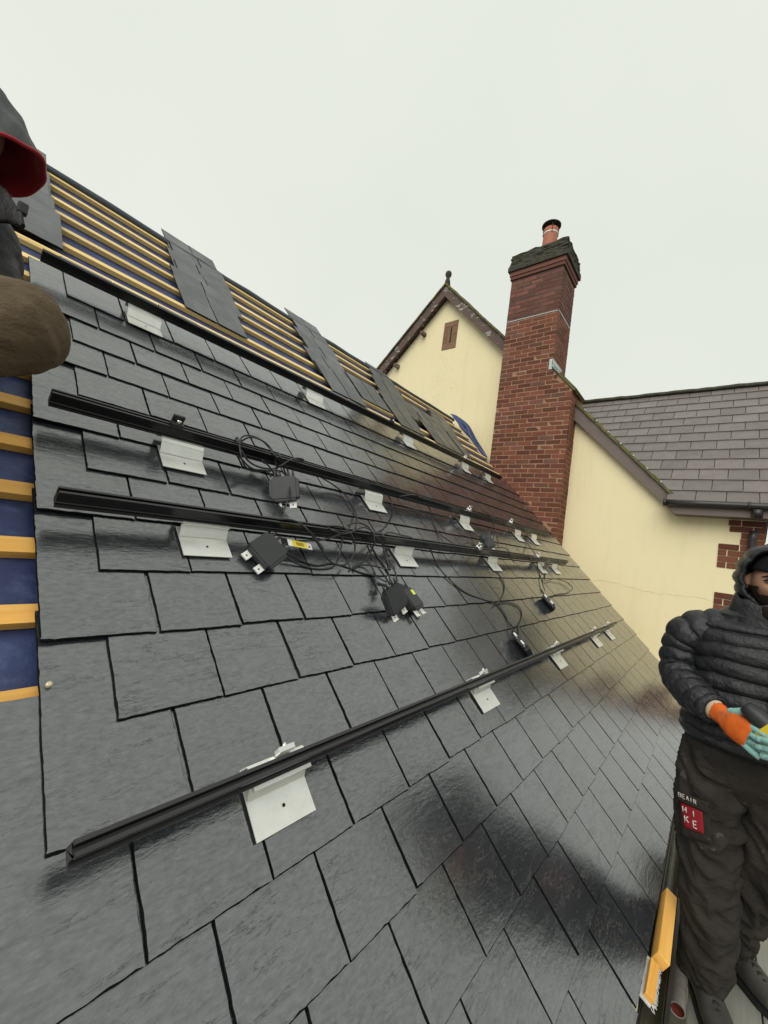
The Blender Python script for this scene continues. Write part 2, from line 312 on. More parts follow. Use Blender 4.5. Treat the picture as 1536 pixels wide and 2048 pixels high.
# ridge underlay roll
mb = MB(); prof = []
for k in range(9):
    a = math.pi * k / 8; prof.append((k, a))
ring = []
for u in [x * .25 - 3.5 for x in range(40)] + [6.3]:
    jit = random.uniform(-.006, .006)
    q = []
    for k, a in prof:
        q.append(V((u, yr - .03 + .055 * -math.cos(a), zr - .073 + .050 * math.sin(a) + jit)))
    q.append(V((u, yr + .02, zr - .09))); q.append(V((u, yr - .08, zr - .09)))
    ring.append(q)
mb.rings(ring); new('ridge_underlay', mb, M_['felt_dark'], roof)
# --- battens
def batten(u0, u1, v, h, mt, wd=.048, th=.025, name='batten', warp=.0):
    mb = MB(); n = 6; rg = []
    for i in range(n + 1):
        u = u0 + (u1 - u0) * i / n; j = random.uniform(-warp, warp)
        rg.append([rp(u, v - wd / 2 + j, h), rp(u, v + wd / 2 + j, h), rp(u, v + wd / 2 + j, h + th), rp(u, v - wd / 2 + j, h + th)])
    mb.rings(rg, smooth=False)
    P = rp(u0, v, h); me = mb.mesh(name)
    Mt = Matrix.Translation(P) @ RM; me.transform(Mt.inverted())
    return new(name, me, mt, roof, Mt)
for i in range(8):                                    # bare strip on the left
    batten(-3.4, .62, .468 + i * .2045, -.043, M_['batten'], .05)
for i in range(5): batten(-3.4, .58, .468 + (8 + i) * .2045, -.043, M_['batten_pale'])
for i in range(7):                                    # open part under the ridge
    v = 3.125 + i * .253 if i < 6 else 4.46
    if i == 6: v = 4.50
    en = 6.33 - .02 * i + random.uniform(-.03, .03)
    jn = random.uniform(1.6, 3.6)
    if i == 6: continue
    batten(-3.4, jn, v, -.043, M_['batten_pale'], .05, .028); batten(jn + .004, en, v + .002, -.043, M_['batten_pale'], .05, .028)
batten(-3.4, 6.2, 2.93, -.043, M_['batten_pale'], .05)
# --- slates
def slate_mesh(name, wd, ln, th=.0065, seed=0, step=.013):
    rd = random.Random(seed); out = []
    def side(a, b, amp):
        n = max(2, int((b - a).length / step)); t = (b - a) / n; nn = V((-t.y, t.x, 0)).normalized(); L_ = []
        ph = rd.uniform(0, 6); cur = 0
        for i in range(n):
            cur = cur * .5 + rd.uniform(-amp, amp)
            L_.append(a + t * (i + rd.uniform(-.25, .25) * (i > 0)) + nn * cur * (i > 0))
        return L_
    c = [V((0, 0, 0)), V((wd, 0, 0)), V((wd, ln, 0)), V((0, ln, 0))]
    if rd.random() < .35: c[0] += V((rd.uniform(.002, .006), rd.uniform(.002, .006), 0))
    am = [.0009, .0007, .0008, .0007]
    bot = []
    for i in range(4): bot += side(c[i], c[(i + 1) % 4], am[i])
    n = len(bot); ctr = V((wd / 2, ln / 2, 0))
    top = []
    for p in bot:
        q = p.copy(); ch = rd.uniform(.0008, .0022)
        dx = min(p.x, wd - p.x); dy = min(p.y, ln - p.y)
        if dy <= dx and p.y < .1: ch = rd.uniform(.0018, .0030)
        if rd.random() < .05: ch += .0015
        if dx < dy: q.x += ch if p.x < wd / 2 else -ch
        else: q.y += ch if p.y < ln / 2 else -ch
        top.append(q + V((0, 0, th)))
    mid = [p + V((0, 0, th * .55)) for p in bot]
    mb = MB()
    vs = bot + mid + top
    fs = [list(range(n))[::-1], list(range(2 * n, 3 * n))]
    mb.add(vs, [], 0); mb.f = fs; mb.m = [1, 0]; mb.sm = [False, False]
    for i in range(n):
        j = (i + 1) % n
        mb.f.append((i, j, n + j, n + i)); mb.m.append(1); mb.sm.append(False)
        mb.f.append((n + i, n + j, 2 * n + j, 2 * n + i)); mb.m.append(1); mb.sm.append(False)
    return mb
SL = [slate_mesh('slate', SW - .0042, .5, seed=i) for i in range(10)]
SLM = [m_.mesh('slate') for m_ in SL]
for me in SLM: me.materials.append(M_['slate']); me.materials.append(M_['slate_edge'])
SLL = [m_.mesh('slate') for m_ in SL]
for me in SLL: me.materials.append(M_['slate_loose']); me.materials.append(M_['slate_edge'])
SLC = [slate_mesh('slate', SW - .0035, .5, seed=50 + i, step=.07) for i in range(4)]
items = []; loose = set()
TILT = .036
def put(u, vt, h=.004, tilt=TILT, wd=None, rot=0.0):
    jit = random.uniform(-.0006, .0006)
    Mx = Matrix.Translation(rp(u + .0017, vt + random.uniform(-.0025, .0025), h + jit)) @ RM @ Matrix.Rotation(-tilt + random.uniform(-.0012, .0012), 4, 'X') @ Matrix.Rotation(rot + random.uniform(-.003, .003), 4, 'Z')
    if wd is not None: Mx = Mx @ Matrix.Diagonal((max(.03, wd / SW), 1, 1, 1))
    items.append(Mx)
    if tilt < 0: loose.add(id(Mx))
KLAST = 16
for k in range(0, KLAST + 1):
    vt = EAVE + GAUGE * k
    if k == 4: vt -= .004
    st = .226 if k % 2 else .358
    lo = -1.6 if k <= 4 else st - .001
    j = math.floor((lo - st) / SW)
    u = st + j * SW
    while u < lo - .001: u += SW
    ue = edge_u(vt + .1)
    while u < ue - .04:
        wd = None
        if u + SW > ue - .05: wd = ue - u
        put(u, vt, wd=wd)
        if wd: break
        u += SW
# loose columns of slates hung on the battens under the ridge
def column(rows):                                     # (u_left, count, tail v)
    for u0, n_, vt in rows:
        for i in range(n_): put(u0 + i * (SW + .002), vt, h=-.008 + .001 * i, tilt=-.034, rot=random.uniform(-.008, .008))
BV = lambda i: 2.86 + .253 * i                         # tail of a slate whose head reaches batten i
column([(-.62, 4, 2.99), (-.64, 4, 3.24), (-.66, 4, 3.50), (-.65, 4, 3.74), (-.68, 4, 3.97), (-.66, 4, 4.20)])
column([(1.06, 2, 3.10), (1.08, 2, 3.30), (1.15, 2, 3.50), (1.13, 2, 3.72), (1.19, 2, 3.94), (1.17, 2, 4.22)])
column([(2.38, 2, 2.92), (2.36, 2, 3.18), (2.46, 2, 3.45), (2.45, 2, 3.68), (2.54, 2, 3.92), (2.54, 2, 4.20)])
column([(2.93, 2, 3.12)])
column([(3.45, 2, 2.92), (3.50, 2, 3.15), (3.60, 2, 3.38), (3.68, 2, 3.62), (3.80, 2, 3.84), (3.88, 2, 4.06)])
column([(4.05, 2, 3.33)])
column([(4.20, 3, 2.92), (4.35, 2, 3.12), (4.55, 3, 3.30), (4.95, 2, 3.45), (5.10, 2, 3.68)])
column([(5.00, 1, 2.95), (5.05, 1, 3.02)])
items.sort(key=lambda M_x: (M_x.translation - CAM).length - (.9 if M_x.translation.x < 0 else 0) * 0)
vis = [q for q in items if q.translation.x > -.15 or False]
hid = [q for q in items if q.translation.x <= -.15]
for i, Mx in enumerate(vis[:300]):
    new('slate', SLL[i % 10] if id(Mx) in loose else SLM[i % 10], None, roof, Mx)
mb = MB()
I4 = RM.copy(); I4inv = (Matrix.Translation(rp(0, 0, 0)) @ RM).inverted()
for i, Mx in enumerate(vis[300:] + hid):
    s_ = SLC[i % 4]; Mq = I4inv @ Mx
    b = len(mb.v); mb.v += [Mq @ p for p in s_.v]; mb.f += [[b + q for q in f] for f in s_.f]; mb.m += [2 if (id(Mx) in loose and q == 0) else q for q in s_.m]; mb.sm += s_.sm
new('slates', mb, [M_['slate'], M_['slate_edge'], M_['slate_loose']], roof, Matrix.Translation(rp(0, 0, 0)) @ RM, kind='stuff')
# copper nail heads on the exposed slate
for px_, py_ in ((97, 1371),):
    u, v = pxroof(px_, py_); mb = MB()
    mb.tube([rp(u, v, -.002), rp(u, v, .0075), rp(u, v, .009)], [.0062, .0062, .003], 12); new('nail', mb, M_['nail'], roof)
# mortar/undercloak strip closing the verge against the neighbour
mb = MB()
for v0, v1 in ((EAVE, 0), (0, 1), (1, 2), (2, 2.95)):
    P = [rp(edge_u(v0) - .03, v0, -.012), rp(edge_u(v0) + .012, v0, -.012), rp(edge_u(v1) + .012, v1, -.012), rp(edge_u(v1) - .03, v1, -.012)]
    Q = [p - NN * .03 for p in P]
    mb.add(P + Q, [(0,1,2,3),(7,6,5,4),(0,4,5,1),(1,5,6,2),(2,6,7,3),(3,7,4,0)])
new('verge_undercloak', mb, M_['stone'], roof)
# felt flap turned up at the far end of the ridge
mb = MB(); rows = []
fl = [((900, 826), (918, 850)), ((908, 826), (925, 857)), ((920, 833), (931, 864)), ((938, 846), (938, 870)), ((946, 862), (945, 880)), ((955, 880), (957, 897)), ((966, 896), (965, 906)), ((976, 914), (974, 920))]
for i, (a, b) in enumerate(fl):
    va = 4.55 - i * .17
    A = pxx(a[0], a[1], 6.46 + .05 * math.sin(i * 1.7)); Bq = pxx(b[0], b[1], 6.36)
    rows.append([A + V((.03, .02, -.03)), A, A.lerp(Bq, .35) + V((-.03, 0, .02 * math.sin(i * 2.1))), A.lerp(Bq, .7) + V((-.015 * math.sin(i * 2.3), 0, 0)), Bq, Bq + V((.02, 0, -.04))])
n = 6
mb.add([p for r_ in rows for p in r_], [(i * n + k, i * n + k + 1, (i + 1) * n + k + 1, (i + 1) * n + k) for i in range(len(rows) - 1) for k in range(n - 1)], 0, True)
fo = new('underlay_flap', mb, M_['felt'], roof)
so = fo.modifiers.new('s', 'SOLIDIFY'); so.thickness = .004
sb = fo.modifiers.new('b', 'SUBSURF'); sb.levels = 2; sb.render_levels = 2
# eaves: fascia and gutter
mb = MB(); mb.box((-3.4, ya + .03, za - .22), (5.62, ya + .06, za - .012)); new('fascia', mb, M_['barge'], house)
mb = MB(); gy, gz, gr = .060, za - .060, .036
rg = []
for x in (-3.4, 0, 3, 5.6):
    q = []
    for k in range(13):
        a = math.pi + math.pi * k / 12; q.append(V((x, gy + gr * math.cos(a), gz + gr * math.sin(a))))
    for k in range(13):
        a = 2 * math.pi - math.pi * k / 12; q.append(V((x, gy + (gr - .005) * math.cos(a), gz + .0 + (gr - .005) * math.sin(a))))
    rg.append(q)
mb.rings(rg); mb.box((-3.4, gy - gr - .008, gz - .006), (5.6, gy - gr + .004, gz + .008))
gut = new('gutter', mb, M_['gutter'], house)
mb = MB(); rg = []
for x in [i * .25 - 3.3 for i in range(36)]:
    q = []
    for k in range(9):
        a = math.pi + .45 + (math.pi - .9) * k / 8; q.append(V((x, gy + (gr - .006) * math.cos(a), gz + (gr - .006) * math.sin(a))))
    q += [V((x, gy + .03, gz - .022 + random.uniform(-.004, .004))), V((x, gy - .03, gz - .022 + random.uniform(-.004, .004)))]
    rg.append(q)
mb.rings(rg); new('silt', mb, M_['sludge'], gut)
# ------------------------------------------------------------------ neighbouring house: chimney
XC, YL, YR1, YR2, XB = 6.2, 3.045, 1.84, 2.18, 6.86
def Z(z): return z + CZ
chim = empty('brick_chimney', (6.5, 2.5, 0), 'tall red brick chimney with mossy corbelled top and a single clay pot', 'chimney')
SH0, SH1 = 2.60, 2.98                                  # sloping shoulder on the right
mb = MB(); g_ = .0025
mb.prism([(YL - g_, 0), (YR1 + g_, 0), (YR1 + g_, Z(SH0)), (YR2 + g_, Z(SH1)), (YL - g_, Z(SH1))], 'x', XC + g_, 6.80)
mb.box((XC + g_, YR2 + g_, Z(SH1)), (XB - g_, YL - g_, Z(3.95)))
new('mortar_core', mb, M_['mortar'], chim)
mb = MB(); mb.box((XC + g_, YR2 + g_, Z(3.95) - .001), (XB - g_, YL - g_, Z(4.93))); new('upper_core', mb, M_['mortar_dark'], chim)
def brick_me(L_, Hh, Dd, seed):
    rd = random.Random(seed); mb = MB(); bm = bmesh.new(); bmesh.ops.create_cube(bm, size=1)
    for q in bm.verts:
        q.co = V((q.co.x * L_, q.co.y * Dd, q.co.z * Hh)) + V((rd.uniform(-.002, .002), rd.uniform(-.002, .002), rd.uniform(-.002, .002)))
    bmesh.ops.bevel(bm, geom=bm.edges[:], offset=.003, segments=1, affect='EDGES')
    bm.verts.index_update()
    mb.add([q.co for q in bm.verts], [[q.index for q in f.verts] for f in bm.faces]); bm.free(); return mb
BKL = [brick_me(.215, .065, .06, i) for i in range(5)]
BKM = [b.mesh('brick') for b in BKL]; BKW = [b.mesh('brick') for b in BKL]
for q in BKM: q.materials.append(M_['brick'])
for q in BKW: q.materials.append(M_['brick_mix'])
side_mb = MB()
FACE = Matrix.Rotation(-math.pi / 2, 4, 'Z')          # local x -> world -y, local y -> +x
nb = 0
def bricks_front(z0, z1, yl, yr, mixz):
    global nb
    row = int(round((z0 + 20) / .075)); z = row * .075 - 20
    while z < z1 - .05:
        off = (0.1125 if row % 2 else 0) + .02
        y = yl
        first = True
        lim = yr if z + .07 < SH0 or yr > 2 else yr + (z + .07 - SH0) / (SH1 - SH0) * (YR2 - YR1)
        if yr > 2: lim = yr
        # skip rows wholly behind our roof
        while y > lim + .02:
            L_ = .215
            if first and row % 2: L_ = .1025
            first = False
            if y - L_ < lim + .04: L_ = y - lim
            yc = y - L_ / 2
            zr_ = rp(0, (yc - ST * D) / CT)[2] - CZ
            if z + .07 > zr_ - .06:
                sets = BKW if (z > mixz or random.random() < .10 or yc > YL - .15 and random.random() < .35) else BKM
                Mx = Matrix.Translation((XC + .03 + random.uniform(-.0015, .0015), yc, Z(z + .0375))) @ FACE @ Matrix.Diagonal((L_ / .215, 1, 1, 1))
                if nb < 298: new('brick', sets[nb % 5], None, chim, Mx); nb += 1
                else:
                    s_ = BKL[nb % 5]; b = len(side_mb.v); side_mb.v += [Mx @ p for p in s_.v]; side_mb.f += [[b + q for q in f] for f in s_.f]; side_mb.m += [0] * len(s_.f); side_mb.sm += s_.sm
            y -= L_ + .0102
        row += 1; z = row * .075 - 20
bricks_front(.1, SH1 - .02, YL, YR1, 99); bricks_front(SH1, 4.70, YL, YR2, 3.9)
def bricks_side(yf, sgn, x0, x1, z0, z1, mi):
    row = int(round((z0 + 20) / .075)); z = row * .075 - 20
    while z < z1 - .05:
        x = x0 + .0; first = True
        lim1 = x1
        while x < lim1 - .02:
            L_ = .1025 if (first and row % 2 == 0) else .215
            first = False
            if x + L_ > lim1 - .04: L_ = lim1 - x
            Mx = Matrix.Translation((x + L_ / 2, yf - sgn * .029, Z(z + .0375))) @ Matrix.Rotation(0, 4, 'Z') @ Matrix.Diagonal((L_ / .215, 1, 1, 1))
            s_ = BKL[random.randrange(5)]; b = len(side_mb.v); side_mb.v += [Mx @ p for p in s_.v]; side_mb.f += [[b + q for q in f] for f in s_.f]
            side_mb.m += [mi if z < 3.9 else 1] * len(s_.f); side_mb.sm += s_.sm
            x += L_ + .0102
        row += 1; z = row * .075 - 20
bricks_side(YR1, -1, XC + .075, 6.55, .1, SH0 - .02, 0)
bricks_side(YR2, -1, XC + .075, XB, SH1 - .12, 4.70, 0)
bricks_side(YL, 1, XC + .075, XB, 1.2, 4.70, 0)
new('brickwork', side_mb, [M_['brick'], M_['brick_mix']], chim, kind='stuff')
def slab(name, x0, x1, y0, y1, z0, z1, mt, jag=0.0, n=1, par=None):
    mb = MB()
    if not jag: mb.bbox((x0, y0, Z(z0)), (x1, y1, Z(z1)), .008)
    else:
        bm = bmesh.new(); bmesh.ops.create_cube(bm, size=1); bmesh.ops.subdivide_edges(bm, edges=bm.edges[:], cuts=10, use_grid_fill=True)
        rd = random.Random(5)
        for q in bm.verts:
            t = q.co.z + .5; sh = 1 - .05 * t
            q.co = V((x0 + (x1 - x0) * (q.co.x * sh + .5), y0 + (y1 - y0) * (q.co.y * sh + .5), Z(z0) + (z1 - z0) * t)) + V((rd.uniform(-jag, jag), rd.uniform(-jag, jag), rd.uniform(-jag, jag) * (t > .05)))
        bm.verts.index_update(); mb.add([q.co for q in bm.verts], [[q.index for q in f.verts] for f in bm.faces]); bm.free()
    return new(name, mb, mt, chim)
slab('corbel', XC - .022, XB + .022, YR2 - .022, YL + .022, 4.705, 4.765, M_['brick_mix'])
slab('corbel', XC - .035, XB + .035, YR2 - .035, YL + .035, 4.765, 4.845, M_['brick_mix'])
slab('corbel', XC - .065, XB + .065, YR2 - .065, YL + .065, 4.845, 4.925, M_['lichen'])
slab('flaunching', XC - .05, XB + .05, YR2 - .05, YL + .05, 4.92, 5.16, M_['lichen'], .016)
mb = MB()                                              # pale band where the stack was raised
mb.box((XC - .003, YR2 - .004, Z(3.945)), (XC + .02, YL + .002, Z(3.957))); mb.box((XC - .003, YR2 - .005, Z(3.94)), (XB, YR2 + .02, Z(3.957)))
new('lead_strip', mb, M_['lead'], chim)
# clay pot with wire cowl
PX, PY = 6.53, 2.585
def lathe(mb, pts, cx, cy, n=28, mi=0):
    rg = [[V((cx + r_ * math.cos(2 * math.pi * k / n), cy + r_ * math.sin(2 * math.pi * k / n), z_)) for k in range(n)] for r_, z_ in pts]
    mb.rings(rg, mi, False)
mb = MB(); lathe(mb, [(.135, Z(5.1)), (.125, Z(5.3)), (.117, Z(5.60)), (.119, Z(5.63)), (.119, Z(5.69)), (.105, Z(5.69)), (.10, Z(5.3))], PX, PY)
pot = new('chimney_pot', mb, M_['pot'], chim)
mb = MB(); lathe(mb, [(.119, Z(5.585)), (.121, Z(5.585)), (.121, Z(5.607)), (.119, Z(5.607))], PX, PY); new('steel_band', mb, M_['white'], pot)
mb = MB(); lathe(mb, [(.001, Z(5.76)), (.10, Z(5.77)), (.158, Z(5.75)), (.158, Z(5.765)), (.10, Z(5.795)), (.001, Z(5.81))], PX, PY)
for k in range(4):
    a = k * math.pi / 2 + .5; c, s_ = math.cos(a), math.sin(a)
    mb.tube([(PX + .124 * c, PY + .124 * s_, Z(5.56)), (PX + .126 * c, PY + .126 * s_, Z(5.69)), (PX + .13 * c, PY + .13 * s_, Z(5.76))], .006, 6)
new('cowl', mb, M_['lichen'], pot)
# lead and tiles over the shoulder
mb = MB()
sl = V((0, YR2 - YR1, SH1 - SH0)).normalized()
P = [(XC - .02, YR2 + .0, Z(SH1 + .005)), (6.75, YR2 + .0, Z(SH1 + .005)), (6.75, YR1 - .03, Z(SH0 - .03)), (XC - .02, YR1 - .03, Z(SH0 - .03))]
mb.add([V(p) for p in P] + [V(p) + V((0, -.03, .035)) for p in P], [(0,1,2,3),(7,6,5,4),(0,4,5,1),(1,5,6,2),(2,6,7,3),(3,7,4,0)])
new('shoulder_tiles', mb, M_['moss'], chim)
mb = MB(); mb.prism([(YR2 - .006, Z(SH1 - .01)), (YR2 - .006, Z(SH1 + .16)), (YR2 + .05, Z(SH1 + .16)), (YR2 + .05, Z(SH1 - .01))], 'x', XC - .012, XC + .02)
mb.prism([(YR2 - .012, Z(SH1 + .015)), (YR2 - .012, Z(SH1 + .15)), (YR2 + .002, Z(SH1 + .15)), (YR2 + .002, Z(SH1 + .015))], 'x', XC - .012, 6.62)
P = [V((XC - .03, YR2 - .002, Z(SH1 + .035))), V((6.62, YR2 - .002, Z(SH1 + .035))), V((6.62, YR2 - .13, Z(SH1 - .105))), V((XC - .03, YR2 - .13, Z(SH1 - .105)))]
mb.add(P + [p + V((0, -.006, .008)) for p in P], [(0,1,2,3),(7,6,5,4),(0,4,5,1),(1,5,6,2),(2,6,7,3),(3,7,4,0)])
new('lead_flashing', mb, M_['lead'], chim)
# ------------------------------------------------------------------ neighbouring house: rendered gable wall and tiled roof
XW = 6.55; X1_ = 8.73
hb = empty('rendered_house', (7.5, .8, 0), 'cream rendered house with brown bargeboard and grey slated roof behind the chimney', 'house')
def rake(y): return .98 + (y - .41) * 1.045
YE = -.43
mb = MB()
mb.prism([(YE, 0), (3.3, 0), (3.3, Z(1.6)), (2.45, Z(rake(2.4) - .12)), (.60, Z(rake(.60) - .12)), (.30, Z(.80)), (YE, Z(.80))], 'x', XW, XW + .3)
mb.prism([(XW + .3, 0), (10.9, 0), (10.9, Z(.80)), (X1_, Z(3.20)), (XW + .3, Z(1.0))], 'y', YE, YE + .3)
wallB = new('wall', mb, M_['render'], hb)
# crack in the render
mb = MB(); pts = []
for i in range(25):
    t = i / 24; px_ = 1176 + (1420 - 1176) * t; py_ = 1160 + (1203 - 1160) * t + random.uniform(-2.2, 2.2) - 3 * math.sin(t * 9)
    p = pxx(px_, py_, XW - .001); pts.append(p)
for a, b in zip(pts[:-1], pts[1:]):
    q = V((0, 0, .0017 * random.uniform(.5, 1.2)))
    mb.add([a - q, b - q, b + q, a + q], [(0, 3, 2, 1)])
new('crack', mb, M_['render_spot'], wallB)
# bargeboard, undercloak and moss line along the verge
def verge(mb, ya_, yb_, top, bot, x0, x1):
    mb.prism([(ya_, Z(rake(ya_) + top)), (yb_, Z(rake(yb_) + top)), (yb_, Z(rake(yb_) + bot)), (ya_, Z(rake(ya_) + bot))], 'x', x0, x1)
mb = MB(); mb.prism([(1.90, Z(rake(1.90) - .03)), (.42, Z(rake(.42) - .03)), (.40, Z(.82)), (.58, Z(rake(.58) - .22)), (1.90, Z(rake(1.90) - .27))], 'x', XW - .10, XW - .075)
new('bargeboard', mb, M_['barge'], hb)
mb = MB(); verge(mb, 1.93, .34, -.035, -.06, XW - .07, XW); new('soffit', mb, M_['barge'], hb)
mb = MB(); n = 34; rg = []
for i in range(n + 1):
    y = 2.02 + (.36 - 2.02) * i / n; j = random.uniform(-.008, .01); z = Z(rake(y))
    rg.append([V((XW - .135 + j, y, z - .03)), V((XW + .1, y, z - .03)), V((XW + .1, y, z + .03 + j)), V((XW - .125, y, z + .022 + j))])
mb.rings(rg, smooth=False); new('mossy_verge', mb, M_['moss'], hb)
for i in range(9):
    y = 1.86 - i * .175; mb = MB(); z = Z(rake(y)); mb.bbox((XW - .140, y - .008, z + .01), (XW - .08, y + .008, z + .034), .003); new('verge_clip', mb, M_['lead'], hb)
mb = MB(); mb.prism([(1.9, Z(rake(1.9) + .02)), (.30, Z(rake(.30) + .02)), (.30, Z(rake(.30) - .0)), (1.9, Z(rake(1.9) - .0))], 'x', XW - .05, XW + 1.4); new('gable_slope', mb, M_['tile'], hb)
# main slope facing the camera
X0, Z0_, X1, Z1_ = 6.33, .955, 8.73, 3.335
sl_len = math.hypot(X1 - X0, Z1_ - Z0_); su = V((X1 - X0, 0, Z1_ - Z0_)) / sl_len; sn = V((-su.z, 0, su.x))
mb = MB(); P = [V((X0 + .02, .34, Z(Z0_ + .02))), V((X0 + .02, -.74, Z(Z0_ + .02))), V((X1, -.74, Z(Z1_))), V((X1, 2.5, Z(Z1_)))]
mb.add(P + [p - sn * .05 for p in P], [(0,3,2,1),(4,5,6,7),(0,1,5,4),(1,2,6,5),(2,3,7,6),(3,0,4,7)])
P = [V((X1, 2.6, Z(Z1_))), V((X1, -.74, Z(Z1_))), V((2 * X1 - X0, -.74, Z(Z0_))), V((2 * X1 - X0, 2.6, Z(Z0_)))]
mb.add(P + [p - V((0, 0, .05)) for p in P], [(0,3,2,1),(4,5,6,7),(0,1,5,4),(1,2,6,5),(2,3,7,6),(3,0,4,7)])
rb = new('roof', mb, M_['felt_dark'], hb)
tg, tw = sl_len / 13, .30
tm = MB(); tm.bbox((0, 0, 0), (tw - .007, tg + .07, .019), .002); TM = tm.mesh('tile'); TM.materials.append(M_['tile'])
for r_ in range(13):
    zt = Z0_ + su.z * tg * r_
    ymax = min(2.42, .41 + (zt + .12 - .98) / 1.045 + .12)
    y = 2.7 - (tw / 2 if r_ % 2 else 0) - .05
    while y > -.74:
        if y - tw * .5 < ymax:
            wd = tw
            y1 = y
            if y > ymax: wd = tw - (y - ymax); y1 = ymax
            if y1 - wd < -.76: wd = y1 + .76
            if wd > .06:
                o = V((X0, y1, Z(Z0_))) + su * (tg * r_ - .03) + sn * .012
                F = Matrix((V((0, -1, 0)), su, sn)).transposed().to_4x4()
                new('tile', TM, None, rb, Matrix.Translation(o) @ F @ Matrix.Rotation(-.055, 4, 'X') @ Matrix.Diagonal((wd / tw, 1, 1, 1)))
        y -= tw
mb = MB(); rg = []
for i in range(31):
    y = 2.55 - i * .11; j = random.uniform(-.006, .006)
    q = []
    for k in range(9):
        a = math.pi * k / 8; q.append(V((X1 - .13 * math.cos(a), y, Z(Z1_ - .045) + .085 * math.sin(a) + j + (.008 if i % 4 == 0 else 0))))
    rg.append(q)
mb.rings(rg); new('ridge_tiles', mb, M_['lichen'], rb)
# lichen disc on a tile
c_ = pxx(1334, 900, 7.3)
o = V((X0, 0, Z(Z0_))); d_ = ray(1334, 900); k = (o - CAM).dot(sn) / d_.dot(sn); hit = CAM + d_ * k
# gutter and soffit along the eaves
gx = X0 - .06
mb = MB(); mb.tube([(gx, .55, Z(.935)), (gx, .2, Z(.935)), (gx, -.5, Z(.935)), (gx, -.76, Z(.935))], .042, 12); mb.tube([(gx, .575, Z(.935)), (gx, .545, Z(.935))], .05, 12); mb.tube([(gx, -.24, Z(.935)), (gx, -.27, Z(.935))], .05, 12)
gb = new('gutter', mb, M_['gutter'], hb)
mb = MB(); mb.prism([(.55, Z(.905)), (.45, Z(.80)), (-.72, Z(.80)), (-.72, Z(.905))], 'x', X0 - .02, XW + .02); new('soffit_box', mb, M_['barge'], hb)
mb = MB(); mb.tube([(gx, -.33, Z(.90)), (gx + .02, -.33, Z(.80))], .05, 12); mb.tube([pxx(1509, 1062, XW - .06), pxx(1505, 1078, XW - .05), pxx(1503, 1100, XW - .05), pxx(1503, 1100, XW - .05) - V((0, 0, .35))], .037, 12)
new('downpipe', mb, M_['gutter'], hb)
# brick quoins on the corner
qi = 0
QM = brick_me(.215, .068, .03, 77).mesh('brick'); QM.materials.append(M_['brick'])
z = .79; k = 0
mbq = MB(); mbq.box((XW - .006, YE, Z(-4.8)), (XW + .02, YE + .03, Z(.79))); 
while z > -1.4:
    wide = (k // 4) % 2 == 1
    top_w = .30 if k < 2 else (.42 if wide else .22)
    if k < 2: top_w = .34
    y = YE; L_ = .215
    yy = YE
    while yy < YE + top_w - .02:
        L_ = min(.215, YE + top_w - yy)
        if (k % 2) and yy == YE: L_ = .1025
        L_ = min(L_, YE + top_w - yy)
        new('brick', QM, None, wallB, Matrix.Translation((XW + .004, yy + L_ / 2, Z(z - .036))) @ FACE @ Matrix.Diagonal((L_ / .215, 1, 1, 1)))
        yy += L_ + .01
    z -= .076; k += 1
new('quoin_mortar', mbq, M_['mortar'], wallB)
# ------------------------------------------------------------------ far gable with the slit window
XG = 6.75; f_ = XG / 6.6
AY, AZ = 4.60 * f_, 5.03 * f_
gbl = empty('gabled_house', (8.5, 4.7, 0), 'cream gable with flaking bargeboards, narrow slit window and ball finial above the ridge', 'house')
mb = MB(); s45 = 1.0
mb.prism([(3.05, 0), (6.9, 0), (6.9, Z(AZ - (6.9 - AY) * .97)), (AY, Z(AZ + .05)), (3.05, Z(AZ - (AY - 3.05) * 1.02))], 'x', XG, XG + .3)
gw = new('wall', mb, M_['render'], gbl)
mb = MB(); rd = random.Random(3)                       # mould speckle under the window
for i in range(330):
    y = rd.gauss(4.55, .27); z = rd.gauss(3.35, .38); r_ = rd.uniform(.002, .007)
    if y > 5.2 or y < 3.7: continue
    mb.add([V((XG - .0015, y + r_ * math.cos(a) * rd.uniform(.6, 1.2), Z(z) + r_ * math.sin(a) * rd.uniform(.6, 1.2))) for a in (0, 1.25, 2.5, 3.77, 5.0)], [(0, 1, 2, 3, 4)])
new('mould_speckle', mb, M_['render_spot'], gw, kind='stuff')
def rk(y): return AZ + .14 - abs(y - AY) * (.97 if y > AY else 1.02)
for y0, y1 in ((AY, 6.75), (AY, 3.15)):
    mb = MB(); mb.prism([(y0, Z(rk(y0) + .10)), (y1, Z(rk(y1) + .10)), (y1, Z(rk(y1) - .14)), (y0, Z(rk(y0) - .14))], 'x', XG - .16, XG - .13)
    bo = new('bargeboard', mb, M_['barge_old'], gbl)
    mb = MB(); n = 24; rg = []
    for i in range(n + 1):
        y = y0 + (y1 - y0) * i / n; j = random.uniform(-.01, .012)
        rg.append([V((XG - .20 + j, y, Z(rk(y) + .10))), V((XG + 3.5, y, Z(rk(y) + .10))), V((XG + 3.5, y, Z(rk(y) + .15))), V((XG - .19 + j, y, Z(rk(y) + .155 + j)))])
    mb.rings(rg, smooth=False); new('roof_slope', mb, M_['moss'], gbl)
    mb = MB(); mb.prism([(y0, Z(rk(y0) - .03)), (y1, Z(rk(y1) - .03)), (y1, Z(rk(y1) - .06)), (y0, Z(rk(y0) - .06))], 'x', XG - .13, XG + .01); new('soffit', mb, M_['barge_old'], gbl)
for px_, py_ in ((847, 668), (794, 732)):
    p = pxx(px_, py_, XG - .06); mb = MB(); mb.bbox(p - V((.09, .04, .035)), p + V((.06, .04, .035)), .006); new('purlin_end', mb, M_['barge_old'], gbl)
